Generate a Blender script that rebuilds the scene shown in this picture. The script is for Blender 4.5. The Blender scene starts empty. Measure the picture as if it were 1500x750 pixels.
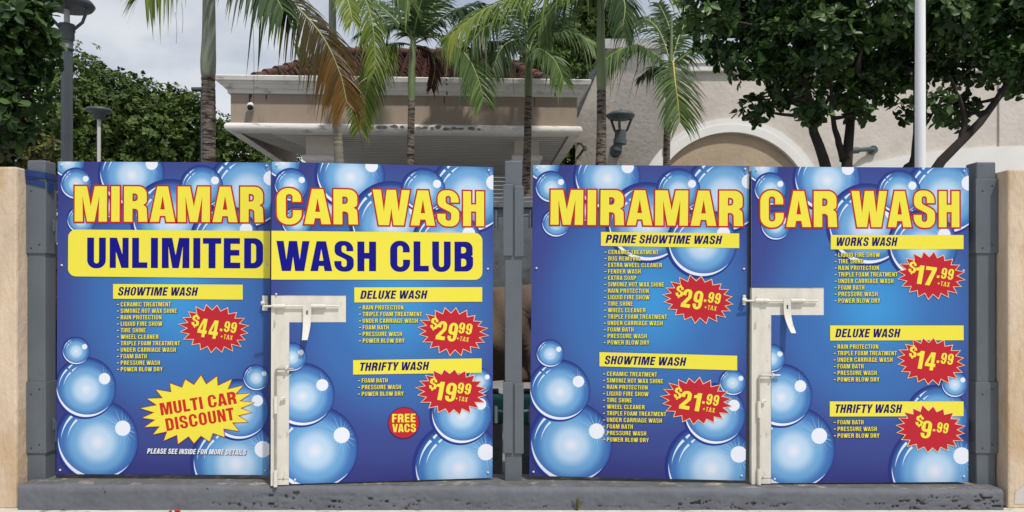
import bpy, bmesh, math, random
import numpy as np
from mathutils import Vector, Matrix
from mathutils.geometry import tessellate_polygon

# ------------------------------------------------------------------ camera, sky, sun, exposure
F, HOR, DG = 1133.0, 425.0, 4.53          # focal length and horizon in photo pixels, distance to the gate line
ZC = 1.25
scene = bpy.context.scene
col = scene.collection
cam_d = bpy.data.cameras.new('camera'); cam = bpy.data.objects.new('camera', cam_d); col.objects.link(cam)
cam_d.sensor_width = 36.0; cam_d.lens = F/1500*36.0; cam_d.shift_y = (HOR-375)/1500
cam_d.clip_start = 0.05; cam_d.clip_end = 1000
cam.location = (0, -DG, ZC); cam.rotation_euler = (math.radians(90), 0, 0)
scene.camera = cam

SUN_TO = Vector((0.64, -1.0, 1.8)).normalized()
wd = bpy.data.worlds.new('World'); scene.world = wd; wd.use_nodes = True
nt = wd.node_tree; nt.nodes.clear()
out = nt.nodes.new('ShaderNodeOutputWorld'); bg = nt.nodes.new('ShaderNodeBackground')
sky = nt.nodes.new('ShaderNodeTexSky'); sky.sky_type = 'NISHITA'; sky.sun_disc = False
sky.sun_elevation = math.asin(SUN_TO.z); sky.sun_rotation = math.atan2(SUN_TO.x, SUN_TO.y)
tc = nt.nodes.new('ShaderNodeTexCoord'); mp = nt.nodes.new('ShaderNodeMapping')
mp.inputs['Scale'].default_value = (1, 1, 2.2); mp.inputs['Location'].default_value = (0.3, 0.1, 0.2)
ns = nt.nodes.new('ShaderNodeTexNoise'); ns.inputs['Scale'].default_value = 2.6; ns.inputs['Detail'].default_value = 8; ns.inputs['Roughness'].default_value = 0.55
rp = nt.nodes.new('ShaderNodeValToRGB')
rp.color_ramp.elements[0].position = 0.30; rp.color_ramp.elements[0].color = (0.55, 0.55, 0.55, 1)
rp.color_ramp.elements[1].position = 0.62; rp.color_ramp.elements[1].color = (1, 1, 1, 1)
ns2 = nt.nodes.new('ShaderNodeTexNoise'); ns2.inputs['Scale'].default_value = 4.5; ns2.inputs['Detail'].default_value = 6
rp2 = nt.nodes.new('ShaderNodeValToRGB')
rp2.color_ramp.elements[0].position = 0.42; rp2.color_ramp.elements[0].color = (5.4, 6.0, 7.1, 1)
rp2.color_ramp.elements[1].position = 0.60; rp2.color_ramp.elements[1].color = (8.7, 8.9, 9.3, 1)
mx = nt.nodes.new('ShaderNodeMix'); mx.data_type = 'RGBA'
L = nt.links.new
L(tc.outputs['Generated'], mp.inputs['Vector']); L(mp.outputs['Vector'], ns.inputs['Vector']); L(mp.outputs['Vector'], ns2.inputs['Vector'])
L(ns.outputs['Fac'], rp.inputs['Fac']); L(ns2.outputs['Fac'], rp2.inputs['Fac'])
L(rp.outputs['Color'], mx.inputs['Factor']); L(sky.outputs['Color'], mx.inputs['A']); L(rp2.outputs['Color'], mx.inputs['B'])
L(mx.outputs['Result'], bg.inputs['Color']); bg.inputs['Strength'].default_value = 0.10
L(bg.outputs['Background'], out.inputs['Surface'])

sd = bpy.data.lights.new('sun', 'SUN'); sun = bpy.data.objects.new('sun', sd); col.objects.link(sun)
sd.energy = 3.45; sd.angle = math.radians(2.2); sd.color = (1.0, 0.95, 0.87)
sun.rotation_euler = (-SUN_TO).to_track_quat('-Z', 'Y').to_euler(); sun.location = (5, -12, 20)

vs = scene.view_settings
vs.view_transform = 'Standard'; vs.look = 'None'; vs.gamma = 1; vs.use_curve_mapping = False; vs.exposure = -0.12

# ------------------------------------------------------------------ helpers
rnd = random.Random(7)
def P(px, py, D):
    """world point seen at a photo pixel at distance D along the view axis"""
    return Vector(((px-750)/F*D, D-DG, ZC+(HOR-py)/F*D))
def S(r, g, b):
    f = lambda c: (c/255/12.92) if c/255 <= 0.04045 else ((c/255+0.055)/1.055)**2.4
    return (f(r), f(g), f(b))

def mat(name, base, rough=0.6, metal=0.0, spec=0.5, var=0.0, vscale=6.0, dark=None, bump=0.0, bscale=60.0, bdist=0.01,
        stain=None, stain_scale=3.0, stain_lo=0.55, stain_hi=0.7, stretch=(1, 1, 1), attr=False, transl=0.0, attr_cols=None, coat=0.0):
    m = bpy.data.materials.new(name); m.use_nodes = True
    t = m.node_tree; b = t.nodes['Principled BSDF']; lk = t.links.new
    b.inputs['Roughness'].default_value = rough; b.inputs['Metallic'].default_value = metal
    b.inputs['Specular IOR Level'].default_value = spec
    if coat: b.inputs['Coat Weight'].default_value = coat
    tcn = t.nodes.new('ShaderNodeTexCoord'); mpn = t.nodes.new('ShaderNodeMapping'); mpn.inputs['Scale'].default_value = stretch
    lk(tcn.outputs['Object'], mpn.inputs['Vector'])
    cur = None
    if attr_cols:
        a = t.nodes.new('ShaderNodeAttribute'); a.attribute_name = 'var'
        r = t.nodes.new('ShaderNodeValToRGB')
        els = r.color_ramp.elements
        while len(els) < len(attr_cols): els.new(0.5)
        for e, (p, c) in zip(els, attr_cols): e.position = p; e.color = (*c, 1)
        lk(a.outputs['Fac'], r.inputs['Fac']); cur = r.outputs['Color']
    if var > 0:
        n = t.nodes.new('ShaderNodeTexNoise'); n.inputs['Scale'].default_value = vscale; n.inputs['Detail'].default_value = 8; n.inputs['Roughness'].default_value = 0.62
        lk(mpn.outputs['Vector'], n.inputs['Vector'])
        r = t.nodes.new('ShaderNodeValToRGB')
        r.color_ramp.elements[0].position = 0.3; r.color_ramp.elements[1].position = 0.7
        r.color_ramp.elements[0].color = (*[c*(1-var) for c in base], 1)
        r.color_ramp.elements[1].color = (*[min(1, c*(1+var*0.6)) for c in base], 1)
        lk(n.outputs['Fac'], r.inputs['Fac'])
        if cur is None: cur = r.outputs['Color']
        else:
            mm = t.nodes.new('ShaderNodeMix'); mm.data_type = 'RGBA'; mm.inputs['Factor'].default_value = 0.4
            lk(cur, mm.inputs['A']); lk(r.outputs['Color'], mm.inputs['B']); cur = mm.outputs['Result']
    if stain is not None:
        n = t.nodes.new('ShaderNodeTexNoise'); n.inputs['Scale'].default_value = stain_scale; n.inputs['Detail'].default_value = 10; n.inputs['Roughness'].default_value = 0.68
        lk(mpn.outputs['Vector'], n.inputs['Vector'])
        r = t.nodes.new('ShaderNodeValToRGB'); r.color_ramp.elements[0].position = stain_lo; r.color_ramp.elements[1].position = stain_hi
        lk(n.outputs['Fac'], r.inputs['Fac'])
        mm = t.nodes.new('ShaderNodeMix'); mm.data_type = 'RGBA'
        if cur is None: mm.inputs['A'].default_value = (*base, 1)
        else: lk(cur, mm.inputs['A'])
        mm.inputs['B'].default_value = (*stain, 1); lk(r.outputs['Color'], mm.inputs['Factor']); cur = mm.outputs['Result']
    if cur is None: b.inputs['Base Color'].default_value = (*base, 1)
    else: lk(cur, b.inputs['Base Color'])
    if bump > 0:
        n = t.nodes.new('ShaderNodeTexNoise'); n.inputs['Scale'].default_value = bscale; n.inputs['Detail'].default_value = 6; n.inputs['Roughness'].default_value = 0.6
        lk(mpn.outputs['Vector'], n.inputs['Vector'])
        bn = t.nodes.new('ShaderNodeBump'); bn.inputs['Strength'].default_value = bump; bn.inputs['Distance'].default_value = bdist
        lk(n.outputs['Fac'], bn.inputs['Height']); lk(bn.outputs['Normal'], b.inputs['Normal'])
    if transl > 0:
        tr = t.nodes.new('ShaderNodeBsdfTranslucent'); ms = t.nodes.new('ShaderNodeMixShader'); ms.inputs[0].default_value = transl
        if cur is None: tr.inputs['Color'].default_value = (*base, 1)
        else: lk(cur, tr.inputs['Color'])
        lk(b.outputs['BSDF'], ms.inputs[1]); lk(tr.outputs['BSDF'], ms.inputs[2]); lk(ms.outputs['Shader'], t.nodes['Material Output'].inputs['Surface'])
    return m

class MB:
    """collects shapes, then links them as one mesh object"""
    def __init__(s): s.v = []; s.f = []; s.mi = []; s.sm = []; s.var = []; s.uv = {}
    def add(s, vs_, fs_, mi=0, smooth=False, var=0.0):
        o = len(s.v); s.v += [tuple(p) for p in vs_]
        for f in fs_: s.f.append([i+o for i in f]); s.mi.append(mi); s.sm.append(smooth); s.var.append(var)
    def box(s, c, d, mi=0, rz=0.0):
        x, y, z = d[0]/2, d[1]/2, d[2]/2; ca, sa = math.cos(rz), math.sin(rz)
        pts = [(-x,-y,-z),(x,-y,-z),(x,y,-z),(-x,y,-z),(-x,-y,z),(x,-y,z),(x,y,z),(-x,y,z)]
        pts = [(c[0]+a*ca-b*sa, c[1]+a*sa+b*ca, c[2]+e) for a,b,e in pts]
        s.add(pts, [(0,3,2,1),(4,5,6,7),(0,1,5,4),(1,2,6,5),(2,3,7,6),(3,0,4,7)], mi)
    def bb(s, a, b, mi=0): s.box([(a[i]+b[i])/2 for i in range(3)], [abs(b[i]-a[i]) for i in range(3)], mi)
    def tube(s, pts, rad, n=10, mi=0, cap=True, smooth=True):
        pts = [Vector(p) for p in pts]
        if not hasattr(rad, '__len__'): rad = [rad]*len(pts)
        rings = []; prev = None
        for i, p in enumerate(pts):
            t = (pts[min(i+1, len(pts)-1)]-pts[max(i-1, 0)]).normalized()
            a = prev if prev is not None else (Vector((0,0,1)) if abs(t.z) < 0.9 else Vector((1,0,0)))
            u = (a-t*a.dot(t)).normalized(); prev = u; w = t.cross(u)
            rings.append([p+(u*math.cos(2*math.pi*k/n)+w*math.sin(2*math.pi*k/n))*rad[i] for k in range(n)])
        vs_ = [q for r in rings for q in r]; fs_ = []
        for i in range(len(pts)-1):
            for k in range(n): fs_.append((i*n+k, i*n+(k+1)%n, (i+1)*n+(k+1)%n, (i+1)*n+k))
        s.add(vs_, fs_, mi, smooth)
        if cap:
            s.add(rings[0], [tuple(range(n-1,-1,-1))], mi); s.add(rings[-1], [tuple(range(n))], mi)
    def lathe(s, c, prof, n=24, mi=0):
        vs_ = []; fs_ = []
        for r, z in prof:
            for k in range(n):
                a = 2*math.pi*k/n; vs_.append((c[0]+r*math.cos(a), c[1]+r*math.sin(a), c[2]+z))
        for i in range(len(prof)-1):
            for k in range(n): fs_.append((i*n+k, i*n+(k+1)%n, (i+1)*n+(k+1)%n, (i+1)*n+k))
        s.add(vs_, fs_, mi, True)
    def prism(s, poly, y0, y1, mi=0):
        """extrude an (x,z) polygon from y0 (front) to y1"""
        n = len(poly); vs_ = [(x, y0, z) for x, z in poly]+[(x, y1, z) for x, z in poly]
        tri = tessellate_polygon([[Vector((x, z, 0)) for x, z in poly]])
        fs_ = [tuple(t) for t in tri]+[tuple(i+n for i in t) for t in tri]
        fs_ += [(i, (i+1) % n, (i+1) % n+n, i+n) for i in range(n)]
        s.add(vs_, fs_, mi)
    def build(s, name, mats, parent=None, bevel=0.0, fix=True):
        me = bpy.data.meshes.new(name); me.from_pydata(s.v, [], s.f)
        if not isinstance(mats, (list, tuple)): mats = [mats]
        for m in mats: me.materials.append(m)
        me.polygons.foreach_set('material_index', s.mi); me.polygons.foreach_set('use_smooth', s.sm)
        if any(s.var):
            a = me.attributes.new('var', 'FLOAT', 'FACE'); a.data.foreach_set('value', s.var)
        me.update()
        if fix:
            bm = bmesh.new(); bm.from_mesh(me); bmesh.ops.recalc_face_normals(bm, faces=bm.faces); bm.to_mesh(me); bm.free()
        o = bpy.data.objects.new(name, me); col.objects.link(o)
        if parent: o.parent = parent
        if bevel:
            b = o.modifiers.new('bevel', 'BEVEL'); b.width = bevel; b.segments = 2; b.limit_method = 'ANGLE'; b.angle_limit = math.radians(40)
        return o

def tag(o, label=None, cat=None, group=None, kind=None):
    if label: o['label'] = label
    if cat: o['category'] = cat
    if group: o['group'] = group
    if kind: o['kind'] = kind
    return o
def thing(name, loc, label, cat, group=None):
    o = bpy.data.objects.new(name, None); col.objects.link(o); o.location = loc; o.empty_display_size = 0.2
    return tag(o, label, cat, group)
def under(o, parent):
    """parent a mesh built in world coordinates to an Empty without moving it"""
    o.parent = parent; o.matrix_parent_inverse = Matrix.Translation(parent.location).inverted(); return o

# ------------------------------------------------------------------ materials
M = {}
M['yellow'] = mat('print_yellow', S(231,219,72), 0.5, spec=0.16)
M['navy'] = mat('print_navy', S(14,14,128), 0.5, spec=0.16)
M['navy_dark'] = mat('print_dark_navy', S(26,18,96), 0.5, spec=0.16)
M['red'] = mat('print_red', S(183,38,52), 0.5, spec=0.16)
M['red_line'] = mat('print_red_outline', S(178,40,42), 0.5, spec=0.16)
M['red_text'] = mat('print_red_lettering', S(196,44,40), 0.5, spec=0.16)
M['cream_line'] = mat('print_cream_outline', S(245,205,160), 0.5, spec=0.16)
M['black_ink'] = mat('print_black', S(18,22,48), 0.5, spec=0.16)
M['white_ink'] = mat('print_white', S(224,228,242), 0.5, spec=0.16)
M['pale_ink'] = mat('print_pale_blue', S(205,225,246), 0.5, spec=0.16)
M['ray_ink'] = mat('print_ray_blue', S(150,194,230), 0.5, spec=0.16)
M['rim_ink'] = mat('print_rim_navy', S(38,50,128), 0.5, spec=0.16)
def uv_mat(name, center, rad, stops):
    m = bpy.data.materials.new(name); m.use_nodes = True; t = m.node_tree; b = t.nodes['Principled BSDF']; lk = t.links.new
    b.inputs['Roughness'].default_value = 0.5; b.inputs['Specular IOR Level'].default_value = 0.16
    u = t.nodes.new('ShaderNodeUVMap'); u.uv_map = 'art'
    mpn = t.nodes.new('ShaderNodeVectorMath'); mpn.operation = 'SUBTRACT'; mpn.inputs[1].default_value = (*center, 0)
    dv = t.nodes.new('ShaderNodeVectorMath'); dv.operation = 'DIVIDE'; dv.inputs[1].default_value = (*rad, 1)
    ln = t.nodes.new('ShaderNodeVectorMath'); ln.operation = 'LENGTH'
    r = t.nodes.new('ShaderNodeValToRGB'); r.color_ramp.interpolation = 'EASE'
    els = r.color_ramp.elements
    while len(els) < len(stops): els.new(0.5)
    for e, (p, c) in zip(els, stops): e.position = p; e.color = (*c, 1)
    lk(u.outputs['UV'], mpn.inputs[0]); lk(mpn.outputs[0], dv.inputs[0]); lk(dv.outputs[0], ln.inputs[0]); lk(ln.outputs['Value'], r.inputs['Fac']); lk(r.outputs['Color'], b.inputs['Base Color'])
    return m
M['panel'] = uv_mat('print_blue_gradient', (0.56, 0.56), (0.72, 0.56), [(0, S(62,144,208)), (0.45, S(60,106,172)), (0.8, S(59,72,138)), (1.0, S(54,59,124))])
M['bubble'] = uv_mat('print_bubble_gradient', (0.0, -0.06), (1.05, 1.05), [(0, S(216,221,236)), (0.26, S(180,206,232)), (0.58, S(106,160,208)), (0.84, S(62,110,176)), (1.0, S(42,60,126))])
M['panel_edge'] = mat('panel_edge_white', (0.6, 0.62, 0.66), 0.5)
M['white_metal'] = mat('old_white_paint', S(214,210,200), 0.5, var=0.14, vscale=9, bump=0.3, bscale=45, bdist=0.004, stain=S(140,118,92), stain_scale=16, stain_lo=0.59, stain_hi=0.72, stretch=(1.5,1,.6))
M['steel'] = mat('worn_steel', (0.42, 0.41, 0.39), 0.42, 0.6, var=0.2, vscale=30)
M['dark_steel'] = mat('dark_frame_steel', (0.06, 0.065, 0.07), 0.5, var=0.3, vscale=9)
M['post_grey'] = mat('grey_post_paint', S(92,99,107), 0.45, var=0.12, vscale=5, bump=0.12, bscale=30, bdist=0.004, stain=S(70,74,80), stain_scale=5, stain_lo=0.6, stain_hi=0.8)
M['kerb'] = mat('grey_kerb_paint', S(97,100,108), 0.75, var=0.18, vscale=7, bump=0.4, bscale=22, bdist=0.012, stain=S(40,40,42), stain_scale=9, stain_lo=0.655, stain_hi=0.675)
M['kerb_pit'] = mat('bare_dark_concrete', S(66,64,62), 0.95, var=0.3, vscale=40)
M['kerb_top'] = mat('dusty_kerb_top', S(100,99,98), 0.9, var=0.3, vscale=14, bump=0.5, bscale=40, bdist=0.006, stain=S(168,154,134), stain_scale=7, stain_lo=0.54, stain_hi=0.68)
M['stucco'] = mat('beige_stucco', S(208,188,165), 0.9, spec=0.2, var=0.2, vscale=3.5, bump=0.8, bscale=26, bdist=0.012, stain=S(192,166,136), stain_scale=2.6, stain_lo=0.5, stain_hi=0.62, stretch=(1.6,1,.6))
M['patch'] = mat('grey_primer_patch', S(190,186,180), 0.85, var=0.15, vscale=8, bump=0.3, bscale=40)
M['build_stucco'] = mat('grey_beige_stucco', S(205,197,187), 0.92, spec=0.2, var=0.10, vscale=1.2, bump=0.5, bscale=9, bdist=0.03, stain=S(186,177,168), stain_scale=0.8, stain_lo=0.5, stain_hi=0.75)
M['fascia'] = mat('tan_fascia_stucco', S(158,144,130), 0.92, spec=0.2, var=0.12, vscale=1.0, bump=0.3, bscale=12, bdist=0.02, stain=S(120,104,88), stain_scale=2.4, stain_lo=0.58, stain_hi=0.75, stretch=(1,1,0.35))
M['tan'] = mat('tan_arch_stucco', S(178,160,136), 0.92, spec=0.2, var=0.12, vscale=2.0, bump=0.5, bscale=10, bdist=0.03)
M['white_trim'] = mat('weathered_white_trim', S(220,218,214), 0.7, var=0.14, vscale=2, stain=S(128,122,116), stain_scale=3.0, stain_lo=0.56, stain_hi=0.72, stretch=(1,1,3))
M['arch_white'] = mat('white_arch_paint', S(228,226,222), 0.7, var=0.06, vscale=2)
M['soffit'] = mat('grey_soffit', S(165,164,160), 0.8, var=0.15, vscale=2)
M['slats'] = mat('slatted_ceiling', S(205,204,200), 0.6, var=0.1, vscale=3)
M['tile'] = mat('dark_clay_tile', S(100,66,54), 0.8, var=0.45, vscale=2.2, stain=S(44,36,33), stain_scale=3.5, stain_lo=0.42, stain_hi=0.65, bump=0.3, bscale=20)
M['lamp_green'] = mat('grey_green_lamp_paint', S(72,84,88), 0.5, var=0.2, vscale=6)
M['lamp_grey'] = mat('grey_lamp_paint', S(74,80,87), 0.5, var=0.15, vscale=6)
M['lamp_lens'] = mat('frosted_lens', (0.5, 0.5, 0.48), 0.4)
M['pole_white'] = mat('white_pole_paint', S(236,238,240), 0.35, var=0.05, vscale=3)
M['asphalt'] = mat('lot_concrete', (0.24, 0.235, 0.225), 0.9, var=0.3, vscale=3, bump=0.3, bscale=80)
M['pavement'] = mat('concrete_pavement', S(206,202,190), 0.9, var=0.2, vscale=5, bump=0.4, bscale=50, bdist=0.006, stain=S(120,112,96), stain_scale=9, stain_lo=0.55, stain_hi=0.7)
M['galv'] = mat('galvanised_sheet', S(112,116,118), 0.55, 0.5, var=0.35, vscale=10, stain=S(70,66,62), stain_scale=6, stain_lo=0.55, stain_hi=0.7)
M['canvas'] = mat('brown_canvas', S(98,82,68), 0.9, var=0.2, vscale=5, bump=0.3, bscale=8, bdist=0.03)
M['teal'] = mat('teal_plastic', S(30,104,96), 0.45, var=0.2, vscale=6)
M['tape'] = mat('blue_tape', S(22,52,110), 0.35, var=0.3, vscale=20, bump=0.5, bscale=30)
M['cam_white'] = mat('camera_white', (0.78, 0.78, 0.78), 0.4)
M['cam_black'] = mat('camera_black', (0.02, 0.02, 0.02), 0.3)
M['palm_trunk'] = mat('palm_trunk_bark', S(134,122,110), 0.9, var=0.45, vscale=5, stretch=(1,1,5), bump=1.0, bscale=7, bdist=0.04, stain=S(44,38,34), stain_scale=5, stain_lo=0.47, stain_hi=0.56)
M['shaft'] = mat('palm_crownshaft', S(128,134,118), 0.6, var=0.25, vscale=4, stretch=(2,2,0.5), stain=S(150,150,146), stain_scale=3, stain_lo=0.5, stain_hi=0.8)
M['shaft_green'] = mat('green_crownshaft', S(112,128,84), 0.5, var=0.25, vscale=4, stretch=(2,2,0.5))
M['ring_trunk'] = mat('ringed_palm_trunk', S(128,124,110), 0.85, var=0.4, vscale=3, stretch=(0.4,0.4,12), bump=0.5, bscale=5, bdist=0.02)
M['bark'] = mat('dark_tree_bark', (0.035, 0.028, 0.024), 0.95, var=0.4, vscale=8, stretch=(1,1,0.3), bump=0.6, bscale=14, bdist=0.02)
leafc = lambda a, b, c: [(0.0, a), (0.55, b), (1.0, c)]
M['leaf_dark'] = mat('dark_glossy_leaf', (0.03,0.06,0.02), 0.42, attr_cols=leafc((0.018,0.044,0.011),(0.036,0.082,0.018),(0.10,0.175,0.042)), transl=0.18, spec=0.35)
M['leaf_far'] = mat('mid_green_leaf', (0.03,0.06,0.02), 0.55, attr_cols=leafc((0.040,0.070,0.016),(0.075,0.125,0.028),(0.16,0.215,0.055)), transl=0.2, spec=0.2)
M['leaf_shrub'] = mat('yellow_green_leaf', (0.1,0.12,0.03), 0.5, attr_cols=leafc((0.06,0.07,0.02),(0.11,0.12,0.03),(0.26,0.25,0.06)), transl=0.25)
def frond_mat(name, a, b, c): return mat(name, a, 0.42, attr_cols=leafc(a, b, c), transl=0.25, spec=0.22)
M['fr_green'] = frond_mat('palm_frond_green', S(52,74,40), S(76,100,52), S(126,148,76))
M['fr_dark'] = frond_mat('palm_frond_dark_green', S(36,54,34), S(52,74,42), S(84,108,56))
M['fr_yellow'] = frond_mat('palm_frond_yellow_green', S(72,94,40), S(104,126,50), S(158,162,74))
M['fr_brown'] = frond_mat('palm_frond_browning', S(40,54,26), S(70,56,24), S(144,104,48))
M['fr_dead'] = frond_mat('palm_frond_dead', S(50,28,26), S(76,44,38), S(98,64,52))
M['rachis'] = mat('palm_rachis', S(150,158,100), 0.5, var=0.2, vscale=5)
M['rachis_y'] = mat('palm_rachis_yellow', S(206,180,80), 0.5, var=0.2, vscale=5)
M['board'] = mat('dark_brown_board', S(70,54,44), 0.9, var=0.4, vscale=6, stretch=(.3,1,3), bump=0.3, bscale=20)
M['grime'] = mat('dark_drip_grime', S(70,62,54), 0.9, var=0.3, vscale=10)
M['peel'] = mat('bare_peeled_patch', S(128,122,116), 0.9, var=0.3, vscale=10)
M['dead_fibre'] = mat('dry_palm_fibre', S(84,72,58), 0.9)
M['petal'] = mat('red_petal', S(170,40,30), 0.6)

# ------------------------------------------------------------------ setting: ground, pavement, kerb, end walls
g = MB(); g.add([(-150,-60,0),(150,-60,0),(150,200,0),(-150,200,0)], [(0,1,2,3)])
tag(g.build('ground', M['asphalt']), kind='structure')
g = MB(); g.add([(-30,-8,0.004),(30,-8,0.004),(30,-0.10,0.004),(-30,-0.10,0.004)], [(0,1,2,3)])
tag(g.build('pavement', M['pavement']), kind='structure')
# kerb under the gate: subdivided so that the arrises are a little uneven
def kerb():
    from mathutils import noise
    bm = bmesh.new(); nx = 760; x0, x1 = -2.80, 2.785; nz = 16; rows = []; pit = {}
    for i in range(nx+1):
        x = x0+(x1-x0)*i/nx; zt = 0.146+(0.118-0.146)*i/nx; row = []
        edge = .006*noise.noise((x*7, 0, 3))+.004*noise.noise((x*31, 5, 0))
        for k in range(nz+1):
            t = k/nz; z = t*(zt-.012); y = -.150
            y += .004*noise.noise((x*5, z*6, 1))+.0025*noise.noise((x*30, z*30, 4))
            clus = max(0, noise.noise((x*1.3+4.2, z*5, 8.0))+.25-.9*abs(t-.3)); ph = noise.noise((x*34+2*noise.noise((x*60,z*60,1)), z*62, 2.0))
            dp = .016*max(0, ph-.18)*min(1, clus*3)*2.2
            v = bm.verts.new((x, y+dp+(max(0, t-.8)/.2)**2*.006+max(0, edge)*(t > .9), z)); pit[v] = dp; row.append(v)
        for y, z in ((-.128+edge*.6, zt+edge*.3), (-.09, zt+.002*noise.noise((x*9, 1, 1))), (-.04, zt+.003*noise.noise((x*12, 3, 1))), (.02, zt), (.17, zt), (.172, 0)):
            v = bm.verts.new((x, y, z)); pit[v] = 0; row.append(v)
        rows.append(row)
    for i in range(nx):
        for j in range(len(rows[0])-1):
            q = (rows[i][j], rows[i+1][j], rows[i+1][j+1], rows[i][j+1]); f = bm.faces.new(q)
            if sum(pit[v] for v in q)/4 > .0035: f.material_index = 2
            elif j > nz: f.material_index = 1
            f.smooth = j < nz
    bm.faces.new(rows[0]); bm.faces.new(rows[-1][::-1])
    bmesh.ops.recalc_face_normals(bm, faces=bm.faces)
    me = bpy.data.meshes.new('kerb'); bm.to_mesh(me); bm.free()
    for k in ('kerb', 'kerb_top', 'kerb_pit'): me.materials.append(M[k])
    o = bpy.data.objects.new('kerb', me); col.objects.link(o); tag(o, kind='structure')
kerb()
def end_wall(xa, xb, ztop, label):
    root = thing('boundary_wall', ((xa+xb)/2, 0.0, 0), label, 'wall')
    b = MB(); b.bb((xa, -0.115, 0), (xb, 0.12, ztop))
    o = b.build('stucco_wall', M['stucco'], bevel=0.012); under(o, root)
    return root
wl = end_wall(-6.2, -2.828, ZC+(HOR-244)/F*4.415, 'beige stucco wall with cream capless top, beside the post with blue tape')
wr = end_wall(2.832, 6.2, ZC+(HOR-248)/F*4.415, 'beige stucco wall with a pale patch low on it, beside the untaped end post')
b = MB(); b.add([(2.865,-0.1175,0.03),(3.3,-0.1175,0.03),(3.3,-0.1175,0.15),(3.0,-0.1175,0.152),(2.93,-0.1175,0.145),(2.872,-0.1175,0.10)], [(0,1,2,3,4,5)])
tag(under(b.build('repair_patch', M['patch']), wr), 'pale grey paint patch near the base')

# ------------------------------------------------------------------ a condensed heavy alphabet, outlines as (x, y[, corner radius])
G = {}
def glyph(ch, w, *cs): G[ch] = (w, cs)
a_ = .225
glyph('I', .232, [(0,0),(0,1),(.232,1),(.232,0)])
glyph('H', .61, [(0,0),(0,1),(.23,1),(.23,.62),(.38,.62),(.38,1),(.61,1),(.61,0),(.38,0),(.38,.42),(.23,.42),(.23,0)])
glyph('L', .5, [(0,0),(0,1),(.225,1),(.225,.19),(.5,.19),(.5,0)])
glyph('T', .6, [(.185,0),(.185,.81),(0,.81),(0,1),(.6,1),(.6,.81),(.415,.81),(.415,0)])
glyph('E', .54, [(0,0),(0,1),(.53,1),(.53,.81),(.225,.81),(.225,.61),(.51,.61),(.51,.42),(.225,.42),(.225,.19),(.54,.19),(.54,0)])
glyph('F', .51, [(0,0),(0,1),(.51,1),(.51,.81),(.225,.81),(.225,.60),(.48,.60),(.48,.41),(.225,.41),(.225,0)])
glyph('U', .61, [(0,1),(.225,1),(.225,.15,.079),(.385,.15,.079),(.385,1),(.61,1),(.61,-.015,.28),(0,-.015,.28)])
glyph('N', .62, [(0,0),(0,1),(.235,1),(.415,.45),(.415,1),(.62,1),(.62,0),(.385,0),(.205,.54),(.205,0)])
glyph('M', .9, [(0,0),(0,1),(.34,1),(.45,.43),(.56,1),(.9,1),(.9,0),(.67,0),(.685,.72),(.555,0),(.345,0),(.215,.72),(.23,0)])
glyph('A', .70, [(0,0),(.2,1),(.5,1),(.7,0),(.455,0),(.425,.17),(.275,.17),(.245,0)], [(.285,.35),(.35,.74),(.415,.35)])
glyph('R', .655, [(0,0),(0,1),(.635,1,.25),(.635,.53,.15),(.52,.48,.02),(.63,.42,.13),(.655,0),(.405,0),(.395,.37,.1),(.235,.37),(.235,0)], [(.235,.58),(.235,.8),(.385,.8,.09),(.385,.58,.09)])
glyph('P', .62, [(0,0),(0,1),(.62,1,.27),(.62,.36,.27),(.235,.36),(.235,0)], [(.235,.56),(.235,.81),(.39,.81,.1),(.39,.56,.1)])
glyph('B', .62, [(0,0),(0,1),(.605,1,.23),(.605,.53,.13),(.535,.515,.03),(.62,.49,.12),(.62,0,.25)], [(.225,.61),(.225,.82),(.385,.82,.09),(.385,.61,.09)], [(.225,.17),(.225,.43),(.39,.43,.1),(.39,.17,.1)])
glyph('D', .62, [(0,0),(0,1),(.62,1,.29),(.62,0,.29)], [(.23,.18),(.23,.82),(.39,.82,.11),(.39,.18,.11)])
glyph('O', .62, [(0,-.015,.3),(0,1.015,.3),(.62,1.015,.3),(.62,-.015,.3)], [(.225,.15,.084),(.225,.85,.084),(.395,.85,.084),(.395,.15,.084)])
glyph('Q', .66, [(0,-.015,.3),(0,1.015,.3),(.62,1.015,.3),(.62,.12,.06),(.68,-.03),(.56,-.09),(.48,-.015,.02)], [(.225,.15,.084),(.225,.85,.084),(.395,.85,.084),(.395,.15,.084)])
glyph('C', .65, [(.64,.63),(.64,1.015,.3),(0,1.015,.3),(0,-.015,.3),(.65,-.015,.3),(.65,.39),(.42,.39),(.42,.15,.09),(.235,.15,.09),(.235,.85,.09),(.415,.85,.09),(.415,.63)])
glyph('G', .65, [(.64,.63),(.64,1.015,.3),(0,1.015,.3),(0,-.015,.3),(.42,-.015,.12),(.5,.07,.02),(.53,0),(.65,0),(.65,.54),(.34,.54),(.34,.37),(.42,.37),(.42,.15,.09),(.235,.15,.09),(.235,.85,.09),(.415,.85,.09),(.415,.63)])
S_OUT = [(.605,.67),(.605,1.015,.29),(0,1.015,.29),(0,.57,.19),(.39,.38,.1),(.39,.145,.08),(.225,.145,.08),(.225,.34),(-.01,.34),(-.01,-.015,.29),(.62,-.015,.29),(.62,.46,.19),(.225,.65,.1),(.225,.86,.075),(.38,.86,.075),(.38,.67)]
glyph('S', .61, S_OUT)
glyph('$', .61, S_OUT, ); 
glyph('W', 1.05, [(0,1),(.17,0),(.46,0),(.525,.48),(.59,0),(.88,0),(1.05,1),(.82,1),(.735,.38),(.655,1),(.395,1),(.315,.38),(.23,1)])
glyph('V', .68, [(0,1),(.2,0),(.48,0),(.68,1),(.44,1),(.34,.35),(.24,1)])
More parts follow.
